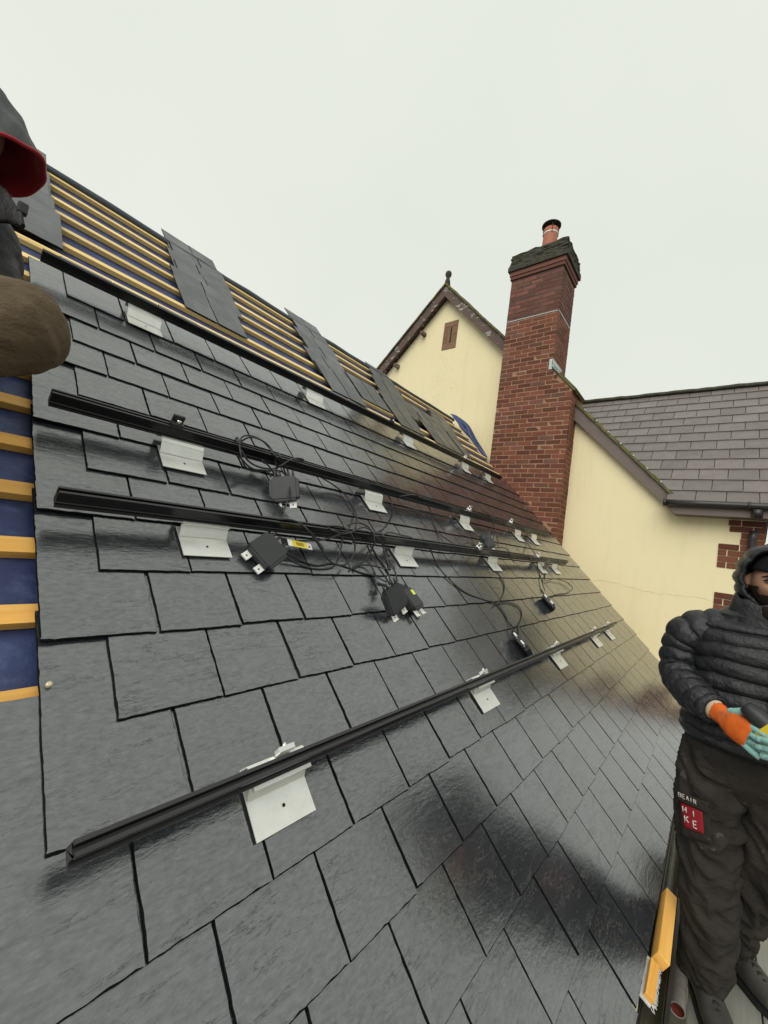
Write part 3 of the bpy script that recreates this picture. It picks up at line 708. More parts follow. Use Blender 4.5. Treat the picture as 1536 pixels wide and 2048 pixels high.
mb = MB(); lathe(mb, [(.001, Z(rk(AY) + .08)), (.07, Z(rk(AY) + .1)), (.05, Z(rk(AY) + .22)), (.032, Z(rk(AY) + .27)), (.055, Z(rk(AY) + .31)), (.068, Z(rk(AY) + .355)), (.058, Z(rk(AY) + .40)), (.03, Z(rk(AY) + .425)), (.001, Z(rk(AY) + .43))], XG - .12, AY, 16)
new('ball_finial', mb, M_['lichen'], gbl)
wy0, wy1, wz0, wz1 = 4.28 * f_, 4.607 * f_, 3.943 * f_, 4.53 * f_
win = None
mb = MB(); mb.bbox((XG - .012, wy0, Z(wz0)), (XG + .05, wy1, Z(wz0 + .12)), .004); win = new('window_surround', mb, M_['stone'], gbl)
for a, b, c_, d_ in ((wy0, wy1, wz1 - .11, wz1), (wy0, wy0 + .09, wz0 + .12, wz0 + .3), (wy0, wy0 + .09, wz0 + .305, wz1 - .115), (wy1 - .09, wy1, wz0 + .12, wz0 + .25), (wy1 - .09, wy1, wz0 + .255, wz1 - .115)):
    mb = MB(); mb.bbox((XG - .012 + random.uniform(-.002, .002), a + .001, Z(c_)), (XG + .05, b - .001, Z(d_) - .002), .004); new('stone', mb, M_['stone'], win)
mb = MB(); mb.box((XG - .004, wy0 + .08, Z(wz0 + .1)), (XG + .03, wy1 - .08, Z(wz1 - .1))); new('louvre', mb, M_['stone'], win)
mb = MB(); mb.box((XG - .007, wy0 + .135, Z(wz0 + .13)), (XG - .002, wy0 + .165, Z(wz1 - .13))); new('slot', mb, M_['black'], win)
# ------------------------------------------------------------------ mounting rails, brackets
RAILS = [  # v of the rail centre, u ends, bracket tail v, bracket u list
    (2.545, .255, 5.49, 2.385, [.62, 1.84, 3.09, 4.31, 4.97], 'topmost of the four'),
    (1.415, .255, 5.30, 1.265, [.60, 1.78, 2.98, 4.19, 4.70], 'second from the top of the four'),
    (.965, .255, 5.05, .838, [.59, 1.75, 2.94, 4.09, 4.55], 'third from the top of the four'),
    (.155, .245, 4.83, .04, [.585, 1.71, 2.84, 3.97, 4.55], 'lowest of the four')]
HB, HT = .060, .106
NTH = ['first', 'second', 'third', 'fourth', 'fifth']
RN = ['topmost rail', 'second rail from the top', 'third rail from the top', 'lowest rail']
for ri, (vc, u0, u1, vb, bl, which) in enumerate(RAILS):
    root = empty('mounting_rail', rp(u0, vc, 0), 'long black aluminium mounting rail across the slates, ' + which, 'rail', 'black mounting rails along the roof')
    wv = .0128
    prof = [(-wv, HB), (wv, HB), (wv, HT), (.0045, HT), (.0045, HT - .005), (wv - .003, HT - .005), (wv - .003, HT - .014), (-wv + .003, HT - .014), (-wv + .003, HT - .005), (-.0045, HT - .005), (-.0045, HT), (-wv, HT),
            (-wv, HB + .036), (-wv + .003, HB + .034), (-wv + .003, HB + .012), (-wv - .0, HB + .010)]
    mb = MB(); rg = [[rp(u, vc + a, b) for a, b in prof] for u in (u0, u1)]
    mb.rings(rg, smooth=False); new('channel', mb, M_['rail'], root)
    mb = MB(); mb.add([rp(u0, vc - wv - .005, HB + .004), rp(u1, vc - wv - .005, HB + .004), rp(u1, vc - wv, HB + .004), rp(u0, vc - wv, HB + .004), rp(u0, vc - wv - .005, HB - .003), rp(u1, vc - wv - .005, HB - .003), rp(u1, vc - wv, HB - .003), rp(u0, vc - wv, HB - .003)], [(0,1,2,3),(7,6,5,4),(0,4,5,1),(1,5,6,2),(2,6,7,3),(3,7,4,0)])
    new('lower_flange', mb, M_['rail_face'], root)
    for s_ in (-1, 1):
        mb = MB(); P = [rp(u0, vc + s_ * .0087 - .0036, HT + .0006), rp(u1, vc + s_ * .0087 - .0036, HT + .0006), rp(u1, vc + s_ * .0087 + .0036, HT + .0006), rp(u0, vc + s_ * .0087 + .0036, HT + .0006)]
        mb.add(P + [p + NN * .002 for p in P], [(3,2,1,0),(4,5,6,7),(0,1,5,4),(1,2,6,5),(2,3,7,6),(3,0,4,7)]); new('top_lip', mb, M_['rail_face'], root)
    for bi, bu in enumerate(bl):
        bw = .168
        b = empty('roof_bracket', rp(bu + bw / 2, vb + .1, 0), 'aluminium roof bracket under the %s, %s from the left' % (RN[ri], NTH[bi]), 'bracket', 'aluminium brackets holding the rails')
        k = .012                                        # height of slate tails under the plate
        def strip(pl, th, ua, ub):
            mb = MB()
            for (v0, h0), (v1, h1) in zip(pl[:-1], pl[1:]):
                d2 = V((v1 - v0, h1 - h0)).normalized(); nn = V((-d2.y, d2.x)) * th
                P = [rp(ua, v0, h0), rp(ub, v0, h0), rp(ub, v1, h1), rp(ua, v1, h1)]
                Q = [rp(ua, v0 + nn.x, h0 + nn.y), rp(ub, v0 + nn.x, h0 + nn.y), rp(ub, v1 + nn.x, h1 + nn.y), rp(ua, v1 + nn.x, h1 + nn.y)]
                mb.add(P + Q, [(3,2,1,0),(4,5,6,7),(0,1,5,4),(1,2,6,5),(2,3,7,6),(3,0,4,7)])
            return mb
        new('base_plate', strip([(vb, .016), (vb + .082, .0145), (vb + .125, .0138)], .003, bu, bu + bw), M_['alu'], b)
        new('riser', strip([(vb + .082, .018), (vb + .110, .049), (vc - .026, .0565), (vc + .010, .0565)], .003, bu + .001, bu + bw - .001), M_['alu'], b)
        new('rear_leg', strip([(vc + .012, .055), (vc + .026, .052), (vc + .030, .020)], .003, bu + .002, bu + bw - .002), M_['alu'], b)
        mb = MB(); mb.tube([rp(bu + bw * .52, vb + .042, .017), rp(bu + bw * .52, vb + .042, .0195)], .0042, 8); new('drill_hole', mb, M_['black'], b)
        mb = MB(); uc = bu + bw * .6
        mb.bbox((-.024, -.006, 0), (.024, .008, .026), .003, Matrix.Translation(rp(uc, vc + .030, .056)) @ RM)
        mb.tube([rp(uc, vc + .030, .070), rp(uc, vc + .046, .074)], .006, 6)
        new('hook_clamp', mb, M_['steel'], b)
# panel clamps on the rails
CL = [(352, 842, 1, 'black panel clamp with a bright bolt near the left end of the second rail', 'b'), (776, 832, 0, 'small black clamp on the topmost rail above the middle bracket', 'b'), (919, 902, 0, 'bright bolted clamp near the far end of the topmost rail', 's'),
      (932, 1012, 1, 'bright clamp on the second rail above its third bracket', 's'), (1018, 1040, 1, 'bright clamp near the far end of the second rail', 's'), (958, 1096, 2, 'bright clamp on the third rail beside the tangle of cables', 's'), (1072, 1108, 2, 'bright clamp near the far end of the third rail', 's')]
for px_, py_, ri, lab, kd in CL:
    u, v = pxroof(px_, py_, HT + .01); vc = RAILS[ri][0]
    root = empty('panel_clamp', rp(u, vc, HT), lab, 'clamp', 'clamps on the mounting rails')
    Mx = Matrix.Translation(rp(u, vc, HT + .003)) @ RM
    mb = MB(); mb.bbox((-.022, -.017, 0), (.022, .017, .016), .003, Mx); mb.bbox((-.022, .006, .014), (.022, .019, .042), .003, Mx); new('clamp_body', mb, M_['plastic'] if kd == 'b' else M_['steel'], root)
    mb = MB(); mb.tube([Mx @ V((0, -.004, .014)), Mx @ V((0, -.004, .030)), Mx @ V((0, -.004, .031))], [.0085, .0085, .004], 12); new('bolt', mb, M_['steel'], root)
# ------------------------------------------------------------------ power optimisers and cables
def optimiser(lab, ctr, xa, nrm, sticker=None, flip=False, tabs=(-.034, .034), sc_=1.0):
    F = Matrix.Translation(ctr) @ frame(nrm, xa) @ Matrix.Scale(sc_, 4)
    root = empty('power_optimiser', ctr, lab, 'optimiser', 'power optimisers lying on the slates')
    mb = MB(); bm = bmesh.new(); bmesh.ops.create_cube(bm, size=1)
    for q in bm.verts: q.co = V((q.co.x * .128, q.co.y * .118, q.co.z * .030))
    ve = [e for e in bm.edges if abs((e.verts[0].co - e.verts[1].co).z) > .02]
    bmesh.ops.bevel(bm, geom=ve, offset=.014, segments=4, affect='EDGES')
    bmesh.ops.bevel(bm, geom=[e for e in bm.edges if e.calc_face_angle(0) > .8], offset=.003, segments=2, affect='EDGES')
    bm.verts.index_update(); mb.add([F @ q.co for q in bm.verts], [[q.index for q in f.verts] for f in bm.faces]); bm.free()
    hs = new('housing', mb, M_['box'], root)
    mb = MB(); mb.bbox((-.052, -.047, .0145), (.052, .047, .0185), .0015, F); new('lid', mb, M_['box'], hs)
    for t in tabs:
        mb = MB(); mb.bbox((t - .015, -.090, -.006), (t + .015, -.055, -.002), .001, F); mb.bbox((t - .015, -.090, -.006), (t + .015, -.086, .004), .001, F)
        tb = new('fixing_tab', mb, M_['white'], root)
        mb = MB(); mb.tube([F @ V((t, -.074, -.002)), F @ V((t, -.074, -.0012))], .0035, 8); new('hole', mb, M_['black'], tb)
    for k, t in enumerate((-.040, -.018, .018, .040)):
        mb = MB(); mb.tube([F @ V((t, .052, 0)), F @ V((t, .072, 0)), F @ V((t, .085, 0))], [.007, .006, .0045], 8); new('cable_gland', mb, M_['plastic'], root)
    if sticker:
        mb = MB(); mb.box((.018, .012, .0186), (.046, .040, .0192), F); new('sticker', mb, M_[sticker], hs)
    return F
def rvec(a, b, h=.03): return pr3(b[0], b[1], h) - pr3(a[0], a[1], h)
n0 = NN
IR, IU, IW = V((BU.x, BY.x, BZ.x)), -V((BU.y, BY.y, BZ.y)), V((BU.z, BY.z, BZ.z))     # picture right, up and away as world directions
def iv(a, b, c): return IR * a + IU * b + IW * c
def opt2(lab, ctr, xv, yv, **k):
    x = iv(*xv).normalized(); y = iv(*yv); return optimiser(lab, ctr, x, x.cross(y).normalized(), **k)
F1 = opt2('square charcoal optimiser hanging below the second rail with looped cables', pr3(569, 979, .055), (1, .09, .1), (-.2, .97, .28), tabs=(-.030, .034), sc_=1.06)
F2 = opt2('charcoal optimiser tipped askew under the third rail near the yellow tag', pr3(535, 1103, .05), (.65, -.75, 0), (.5, .5, .75), sc_=.98)
F3 = opt2('black optimiser standing on edge in the middle of the slates', pr3(789, 1198, .065), (.62, .34, .7), (-.14, .97, .05), sc_=1.0)
F4 = optimiser('optimiser with lime square sticker lying behind the upright one', pr3(822, 1199, .035), rvec((800, 1195), (842, 1203)) + NV * .06, (NN + V((.1, -.1, .15))).normalized(), sticker='lime')
F5 = optimiser('far optimiser below the end of the third rail, right of the looped cable', pr3(1097, 1206, .03), rvec((1085, 1190), (1108, 1222)), (NN + V((.55, .1, 0))).normalized(), sticker='white')
F6 = optimiser('optimiser with pale sticker resting just above the lowest rail', pr3(1046, 1292, .035), rvec((1034, 1265), (1056, 1315)), (NN + V((.5, .1, .0))).normalized(), sticker='lime')
F7 = optimiser('small far optimiser leaning on the third rail among the cable loops', pr3(975, 1084, .06), NU, (NN + V((-.4, -.3, 0))).normalized())
def G(o, s, L_): return [(o[0] + a / s, o[1] + b / s) for a, b in L_]
CAB = []
def cable(lab, L_, h0=.012, hs=None, r_=.0041, conn=()):
    n = len(L_); P = []
    for i, p in enumerate(L_):
        h = hs[i] if hs else h0
        P.append(pr3(p[0], p[1], h))
    Q = catmull(P, 6); root = empty('cable', P[0], lab, 'cable', 'loose solar cables')
    mb = MB(); mb.tube(Q, r_, 7); new('sheath', mb, M_['cable'], root)
    for a, b in conn:
        A, Bq = pr3(*a, .02 if not hs else max(hs) * .6), pr3(*b, .02 if not hs else max(hs) * .6)
        d = (Bq - A); mb = MB(); mb.tube([A, A + d * .12, A + d * .15, A + d * .42, A + d * .45, A + d * .62, A + d * .65, A + d * .97, Bq], [.005, .0062, .0082, .0082, .0065, .0065, .0085, .0078, .004], 10)
        new('plug', mb, M_['plastic'], root)
o5, s5 = (460, 850), 8.533
cable('black cable arching over the second rail into the square optimiser', G(o5, s5, [(800, 880), (790, 700), (765, 540), (700, 410), (600, 300), (450, 225), (310, 215), (190, 280)]), hs=[.04, .07, .10, .13, .14, .14, .13, .10])
cable('long cable loop hanging round the second rail and down to the third', G(o5, s5, [(90, 265), (125, 212), (155, 300), (175, 450), (205, 590), (270, 720), (400, 790), (600, 785), (850, 785), (960, 870), (1012, 980), (1012, 1120), (960, 1350), (900, 1500)]), hs=[.11, .125, .12, .11, .09, .06, .04, .03, .06, .09, .09, .08, .07, .09])
cable('upper cable of the coil on the second rail', G(o5, s5, [(165, 330), (190, 225), (270, 178), (400, 195), (540, 260), (660, 380), (760, 520), (880, 660), (960, 860)]), hs=[.12, .13, .135, .135, .13, .13, .125, .09, .05])
cable('cable dipping below the second rail with a plug at its end', G(o5, s5, [(190, 430), (300, 600), (450, 700), (640, 748), (780, 738), (880, 690), (1000, 610), (1090, 572), (1180, 565), (1260, 592)]), hs=[.11, .09, .06, .05, .07, .10, .125, .125, .12, .115], conn=(((460 + 820 / s5, 850 + 715 / s5), (460 + 1010 / s5, 850 + 600 / s5)),))
cable('short tail with an open plug pointing up by the second rail', G(o5, s5, [(750, 885), (735, 800), (680, 720), (620, 660), (540, 600)]), hs=[.045, .06, .07, .08, .085], conn=(((460 + 625 / s5, 850 + 660 / s5), (460 + 500 / s5, 850 + 570 / s5)),))
cable('cable with thick plug crossing the second rail above the optimiser', G(o5, s5, [(1015, 885), (985, 770), (930, 660), (870, 560), (815, 470)]), hs=[.045, .07, .10, .125, .125], conn=(((460 + 930 / s5, 850 + 640 / s5), (460 + 800 / s5, 850 + 470 / s5)),))
o4, s4 = (400, 800), 2.954
cable('cable with an inline plug looping over the third rail', G(o4, s4, [(480, 705), (530, 707), (590, 728), (645, 775), (690, 830), (730, 895), (760, 945), (810, 975), (860, 970), (905, 920), (915, 860), (895, 795), (850, 755), (800, 745), (750, 745)]), hs=[.115, .12, .12, .12, .10, .08, .06, .05, .05, .06, .09, .12, .12, .115, .11], conn=(((400 + 660 / s4, 800 + 795 / s4), (400 + 728 / s4, 800 + 885 / s4)),))
cable('cable sagging low across the slates from the tipped optimiser', G(o4, s4, [(505, 925), (580, 970), (680, 998), (760, 995), (800, 970), (828, 900), (845, 800)]), hs=[.03, .016, .012, .013, .02, .06, .09])
cable('short cable running from the yellow tag along the third rail', G(o4, s4, [(470, 865), (520, 838), (600, 832), (700, 830), (780, 812), (850, 785)]), hs=[.03, .04, .05, .07, .10, .11])
cable('thin cable curving down from the second to the third rail', G(o4, s4, [(720, 460), (800, 510), (860, 562), (905, 630), (925, 690), (918, 760)]), hs=[.06, .03, .016, .014, .03, .10])
cable('round cable loop between the second and third rails', G(o4, s4, [(1000, 480), (1060, 500), (1110, 560), (1140, 640), (1130, 700), (1090, 755), (1030, 790)]), hs=[.11, .10, .05, .02, .02, .05, .11])
cable('crossing cable loop over the middle of the third rail', G(o4, s4, [(870, 742), (920, 725), (980, 740), (1020, 780), (1030, 830), (1010, 900), (960, 960), (900, 1000)]), hs=[.11, .12, .12, .12, .10, .05, .02, .015])
cable('cable dropping from the third rail to the upright optimiser', G(o4, s4, [(985, 850), (1010, 915), (1050, 985), (1090, 1040), (1120, 1090)]), hs=[.06, .03, .025, .04, .07])
cable('second cable dropping to the upright optimiser', G(o4, s4, [(1000, 850), (1050, 925), (1090, 985), (1115, 1030), (1125, 1085)]), hs=[.06, .04, .05, .07, .08])
cable('cable with a plug hanging above the upright optimiser', G(o4, s4, [(1030, 800), (1065, 830), (1090, 890), (1105, 955), (1150, 1010), (1165, 1070)]), hs=[.115, .11, .08, .08, .09, .09], conn=(((400 + 1100 / s4, 800 + 940 / s4), (400 + 1120 / s4, 800 + 1005 / s4)), ((400 + 1118 / s4, 800 + 950 / s4), (400 + 1148 / s4, 800 + 1000 / s4))))
cable('stub cable with a plug to the left of the upright optimiser', G(o4, s4, [(1120, 1110), (1095, 1098), (1070, 1092), (1055, 1086)]), hs=[.06, .05, .045, .045], conn=(((400 + 1095 / s4, 800 + 1098 / s4), (400 + 1050 / s4, 800 + 1085 / s4)),))
cable('low cable bending left above the upright optimiser', G(o4, s4, [(880, 1012), (920, 980), (980, 975), (1050, 985), (1100, 1000)]), hs=[.012, .014, .02, .04, .06])
cable('cable hooking over the third rail past its second bracket', G(o4, s4, [(1070, 805), (1110, 783), (1160, 790), (1200, 800), (1250, 812)]), hs=[.11, .11, .10, .10, .11])
cable('cable crossing from the second rail to the third, right of the loop', G(o4, s4, [(1180, 570), (1260, 560), (1310, 580), (1355, 640), (1385, 740), (1420, 795), (1500, 850)]), hs=[.10, .115, .10, .03, .015, .02, .08])
o6, s6 = (860, 850), 3.593
cable('long cable sweeping down the slates to the optimiser above the lowest rail', G(o6, s6, [(0, 890), (50, 1000), (130, 1100), (250, 1200), (380, 1252), (480, 1282), (530, 1345), (570, 1430), (615, 1510)]), hs=[.07, .014, .012, .012, .012, .012, .012, .016, .03])
cable('cable curving from the third rail to the crossing on the slates', G(o6, s6, [(340, 940), (420, 1010), (500, 1080), (535, 1150), (520, 1230), (465, 1300)]), hs=[.06, .014, .012, .012, .012, .018])
cable('cable arching into the plug of the optimiser above the lowest rail', G(o6, s6, [(490, 1278), (560, 1275), (630, 1300), (660, 1350), (650, 1410), (635, 1450), (640, 1520)]), hs=[.014, .012, .012, .012, .014, .03, .04], conn=(((860 + 636 / s6, 850 + 1445 / s6), (860 + 632 / s6, 850 + 1520 / s6)),))
cable('cable running from the second rail end past the third rail', G(o6, s6, [(680, 790), (700, 850), (750, 920), (770, 1000), (790, 1080), (825, 1190)]), hs=[.05, .02, .10, .03, .014, .03])
cable('cable forming an open loop beside the far optimiser', G(o6, s6, [(740, 960), (800, 1000), (825, 1060), (830, 1120), (900, 1105), (980, 1130), (1025, 1170), (990, 1205), (920, 1215), (850, 1235)]), hs=[.10, .04, .014, .02, .03, .03, .03, .02, .016, .03], conn=(((860 + 795 / s6, 850 + 1180 / s6), (860 + 835 / s6, 850 + 1240 / s6)),))
cable('thick cable linking the far clamps of the second and third rails', G(o6, s6, [(370, 610), (430, 650), (460, 730), (480, 800), (490, 880)]), hs=[.13, .12, .05, .03, .11])
cable('small loop of cable behind the third rail far clamp', G(o6, s6, [(265, 850), (290, 805), (340, 800), (390, 830), (380, 870), (330, 880)]), hs=[.09, .06, .05, .06, .10, .12])
cable('cable below the second rail running to the far loop', G(o6, s6, [(190, 650), (230, 740), (330, 790), (400, 825), (425, 750)]), hs=[.06, .02, .03, .08, .09], conn=(((860 + 415 / s6, 850 + 820 / s6), (860 + 428 / s6, 850 + 748 / s6)),))
cable('curl of cable on the third rail near its end', G(o6, s6, [(470, 885), (520, 880), (560, 900), (580, 960), (605, 985), (560, 930)]), hs=[.12, .13, .12, .08, .06, .10])
cable('cable wound twice about the middle of the third rail', G(o4, s4, [(745, 748), (790, 772), (850, 790), (905, 775), (960, 752), (1010, 770), (1040, 815), (1020, 870), (985, 905)]), hs=[.10, .12, .125, .12, .125, .12, .10, .06, .03])
cable('slack cable lying between the tipped and the upright optimiser', G(o4, s4, [(515, 905), (600, 950), (690, 978), (780, 965), (860, 985), (950, 1020), (1030, 1040), (1100, 1075)]), hs=[.03, .014, .012, .012, .012, .012, .014, .04])
cable('cable trailing up the slates from the square optimiser to the second rail', G(o5, s5, [(700, 890), (660, 800), (560, 770), (420, 760), (300, 690), (180, 560), (110, 520)]), hs=[.04, .05, .03, .03, .04, .06, .07])
cable('cable strung under the second rail towards its third bracket', G(o4, s4, [(1010, 520), (1080, 600), (1180, 640), (1290, 650), (1400, 690), (1490, 700)]), hs=[.06, .02, .014, .014, .03, .06])
# yellow warning tag
A, Bq = pr3(568, 1083, .05), pr3(619, 1098, .035); d = Bq - A
tag = empty('warning_tag', A, 'yellow and white warning tag tucked under the third rail', 'tag')
Fm = Matrix.Translation(A) @ frame(NN + V((0, -.3, .2)), d); ln = d.length
mb = MB(); mb.box((0, -.016, 0), (ln, .016, .0012), Fm); tgo = new('tag_card', mb, M_['white'], tag)
mb = MB(); mb.box((ln * .28, -.016, .0013), (ln * .82, .016, .0018), Fm); new('tag_panel', mb, M_['yellow'], tgo)
mb = MB()
for i in range(3): mb.box((ln * .42, -.007 + i * .006, .0019), (ln * .70, -.004 + i * .006, .0022), Fm)
mb.prism([(ln * .86, -.008), (ln * .94, -.008), (ln * .90, .006)], 'z', .0014, .0019, Fm); new('tag_print', mb, M_['black'], tgo)
mb = MB(); mb.box((ln * -.10, -.017, 0), (ln * .12, .017, .002), Fm); new('tag_end', mb, M_['black'], tgo)
#PEOPLE

# ------------------------------------------------------------------ scaffold
ZB = CZ - 1.62
for i in range(6):
    y1 = -.028 - i * .2255; mb = MB(); mb.bbox((-2.2 + random.uniform(-.1, .1), y1 - .2205, ZB - .038), (6.2 + random.uniform(-.1, .1), y1, ZB), .004)
    wh = ['against the gutter', 'second from the gutter', 'third from the gutter', 'fourth from the gutter', 'fifth from the gutter', 'farthest from the gutter']
    me = mb.mesh('scaffold_board'); Mt = Matrix.Translation((2, y1 - .11, ZB)); me.transform(Mt.inverted())
    new('scaffold_board', me, M_['board'], None, Mt, 'wet grey scaffold board under the workman, ' + wh[i], 'board', 'scaffold boards along the eaves')
p = pxx(1355, 2020, 2.02)
te = empty('scaffold_tube', p, 'scaffold tube with open red end beside the boot and gutter', 'tube')
mb = MB(); n = 24; rg = []
for x, r_ in ((p.x, .0242), (6.3, .0242)):
    rg.append([V((x, p.y + r_ * math.cos(2 * math.pi * k / n), p.z + r_ * math.sin(2 * math.pi * k / n))) for k in range(n)])
mb.rings(rg, 0, False)
rg = [[V((x, p.y + r_ * math.cos(2 * math.pi * k / n), p.z + r_ * math.sin(2 * math.pi * k / n))) for k in range(n)] for x, r_ in ((p.x, .0242), (p.x - .0005, .0200), (p.x + .001, .0198))]
mb.rings(rg, 0, False); new('tube_wall', mb, M_['tube'], te)
mb = MB(); rg = [[V((x, p.y + .0197 * math.cos(-2 * math.pi * k / n), p.z + .0197 * math.sin(-2 * math.pi * k / n))) for k in range(n)] for x in (p.x, p.x + .03)]
mb.rings(rg, 0, True); mb.f.pop(-2); mb.m.pop(-2); mb.sm.pop(-2); new('red_bore', mb, M_['rust'], te)
q = pxx(1362, 1838, 2.42)
mb = MB(); mb.tube([V((2.42, .02, ZB - .064)), V((2.42, -1.5, ZB - .064))], .0242, 16)
new('scaffold_transom', mb, M_['tube'], None, None, 'scaffold transom tube running beneath the boards', 'tube')
for i, x in enumerate((.2, 5.9)):
    mb = MB(); mb.tube([V((x, -1.45, 0)), V((x, -1.45, ZB + 1.2))], .0242, 16); new('scaffold_standard', mb, M_['tube'], None, None, ['upright scaffold standard nearest the camera', 'upright scaffold standard at the far end'][i], 'tube')
# timber offcuts in the gutter
def timber(name, lab, a, b, hw, hh, rot, mt):
    a, b = V(a), V(b); d = b - a; F = Matrix.Translation(a) @ frame(V((0, 0, 1)), d) @ Matrix.Rotation(rot, 4, 'X')
    mb = MB(); mb.bbox((0, -hw, -hh), (d.length, hw, hh), .003); return new(name, mb, mt, None, F, lab, 'timber')
gzt = gz + .028
tA = pxx(1311, 1925, 1.90); tB = pxx(1337, 1782, 2.27)
timber('timber_offcut', 'square yellow timber offcut wedged along the gutter beside the workman', V((1.885, .056, gzt + .012)), V((2.27, .058, gzt + .012)), .021, .021, .5, M_['batten'])
fr_ = empty('timber_offcut', (1.78, .07, gzt), 'short flat yellow offcut on frayed white mesh at the near gutter', 'timber')
F = Matrix.Translation((1.70, .074, gzt + .012)) @ Matrix.Rotation(.45, 4, 'X')
mb = MB(); mb.bbox((0, -.014, 0), (.155, .014, .016), .002, F); new('wood', mb, M_['batten'], fr_)
mb = MB(); rd = random.Random(8)
mb.bbox((-.008, -.012, -.008), (.17, .022, -.001), .001, F)
for i in range(90):
    x = rd.uniform(-.008, .17); a = F @ V((x, -.010, -.004)); mb.tube([a, a + V((rd.uniform(-.012, .012), -.010, -.004)), a + V((rd.uniform(-.02, .02), -rd.uniform(.010, .019), -.010 + rd.uniform(-.006, .006)))], .0013, 4)
new('frayed_mesh', mb, M_['fringe'], fr_)
# tub and strap ring at the right edge
tub = empty('builders_tub', (3.30, -.54, ZB), 'brown tub with grey rim standing behind the workman at the picture edge', 'tub')
mb = MB(); lathe(mb, [(.001, ZB + .002), (.12, ZB + .002), (.15, ZB + .06), (.185, ZB + .30), (.175, ZB + .44), (.165, ZB + .44), (.17, ZB + .30), (.001, ZB + .1)], 3.30, -.54, 32); new('tub_body', mb, M_['stone'], tub)
mb = MB(); lathe(mb, [(.172, ZB + .43), (.195, ZB + .44), (.195, ZB + .50), (.172, ZB + .52), (.160, ZB + .50)], 3.30, -.54, 32); new('tub_rim', mb, M_['tube'], tub)
p = pxx(1548, 1805, 3.0); 
mb = MB(); c0 = V((3.06, -.345, ZB + .008)); mb.tube([c0 + V((.055 * math.cos(a), .045 * math.sin(a), .004 * math.sin(2 * a))) for a in [i * math.pi / 12 for i in range(25)]], .008, 8)
new('strap_loop', mb, M_['fringe'], None, None, 'pale rope loop lying on the boards at the right edge', 'rope')
# ------------------------------------------------------------------ people
def loft(mb, keys, n=24, seg=.012, disp=None, mi=0, cap=True, p=2.0):
    """keys: (pos, ra, rb, side vector); the rings stand across the path; p shapes the superellipse"""
    pos = [V(k[0]) for k in keys]; L_ = [0]
    for a, b in zip(pos[:-1], pos[1:]): L_.append(L_[-1] + (b - a).length)
    tot = L_[-1]; m = max(4, int(tot / seg)); dense = catmull(pos, 12); rings = []
    def scal(arr, t):
        i = 0
        while i < len(L_) - 2 and t > L_[i + 1]: i += 1
        u = (t - L_[i]) / max(1e-9, L_[i + 1] - L_[i]); u = min(1, max(0, u))
        a0 = arr[max(i - 1, 0)]; a1 = arr[i]; a2 = arr[i + 1]; a3 = arr[min(i + 2, len(arr) - 1)]
        u2 = u * u * (3 - 2 * u) if not isinstance(a1, V) else u
        return a1 + (a2 - a1) * u2
    def posat(t):
        i = 0
        while i < len(L_) - 2 and t > L_[i + 1]: i += 1
        u = (t - L_[i]) / max(1e-9, L_[i + 1] - L_[i]); q = (i + u) * 12; j = min(len(dense) - 2, int(q)); return dense[j].lerp(dense[j + 1], min(1, q - j))
    ra = [k[1] for k in keys]; rb = [k[2] for k in keys]; sv = [V(k[3]) for k in keys]
    for k in range(m + 1):
        t = tot * k / m; c = posat(t); tg = (posat(min(tot, t + .01)) - posat(max(0, t - .01))).normalized()
        sd = scal(sv, t); a = (sd - tg * sd.dot(tg)).normalized(); b = tg.cross(a).normalized()
        A, Bq = scal(ra, t), scal(rb, t); q = []
        for i in range(n):
            th = 2 * math.pi * i / n; cx, cy = math.cos(th), math.sin(th)
            ex = 2 / p; px_ = math.copysign(abs(cx) ** ex, cx); py_ = math.copysign(abs(cy) ** ex, cy)
            d = a * px_ * A + b * py_ * Bq
            if disp: d = d + d.normalized() * disp(t, th)
            q.append(c + d)
        rings.append(q)
    mb.rings(rings, mi, cap)
def remesh(o, vox, smooth=4):
    r_ = o.modifiers.new('r', 'REMESH'); r_.mode = 'VOXEL'; r_.voxel_size = vox; r_.use_smooth_shade = True
    if smooth: q = o.modifiers.new('s', 'SMOOTH'); q.iterations = smooth; q.factor = .5
def baffle(pitch, amp, ph=0): return lambda t, th: amp * (abs(math.sin(math.pi * (t / pitch + ph + .10 * math.sin(th * 2 + 1)))) ** .42 - .6)
from mathutils import noise as NZ
def crinkle(fn, amp):
    return lambda t, th: fn(t + .010 * NZ.noise(V((t * 6, math.cos(th) * 2, math.sin(th) * 2 + 3))), th) + amp * NZ.noise(V((t * 24, math.cos(th) * 5, math.sin(th) * 5))) + amp * .6 * (1 - 2 * abs(NZ.noise(V((t * 40 + 5, math.cos(th) * 9, math.sin(th) * 9)))))
def wrinkle(amp, k1=1.0, ph=0):
    def f(t, th):
        q = V((t * 9 * k1 + .9 * math.sin(th + ph), 1.0 * math.cos(th) + ph * 3.1, 1.0 * math.sin(th) + t * 2.5))
        a_ = 1 - 2.2 * abs(NZ.noise(q)); b_ = 1 - 2.2 * abs(NZ.noise(V((q.x * 2.1 + 7, q.y * 1.6 + q.x * .5, q.z * 1.6))))
        return amp * (a_ * .65 + b_ * .45 - .35)
    return f
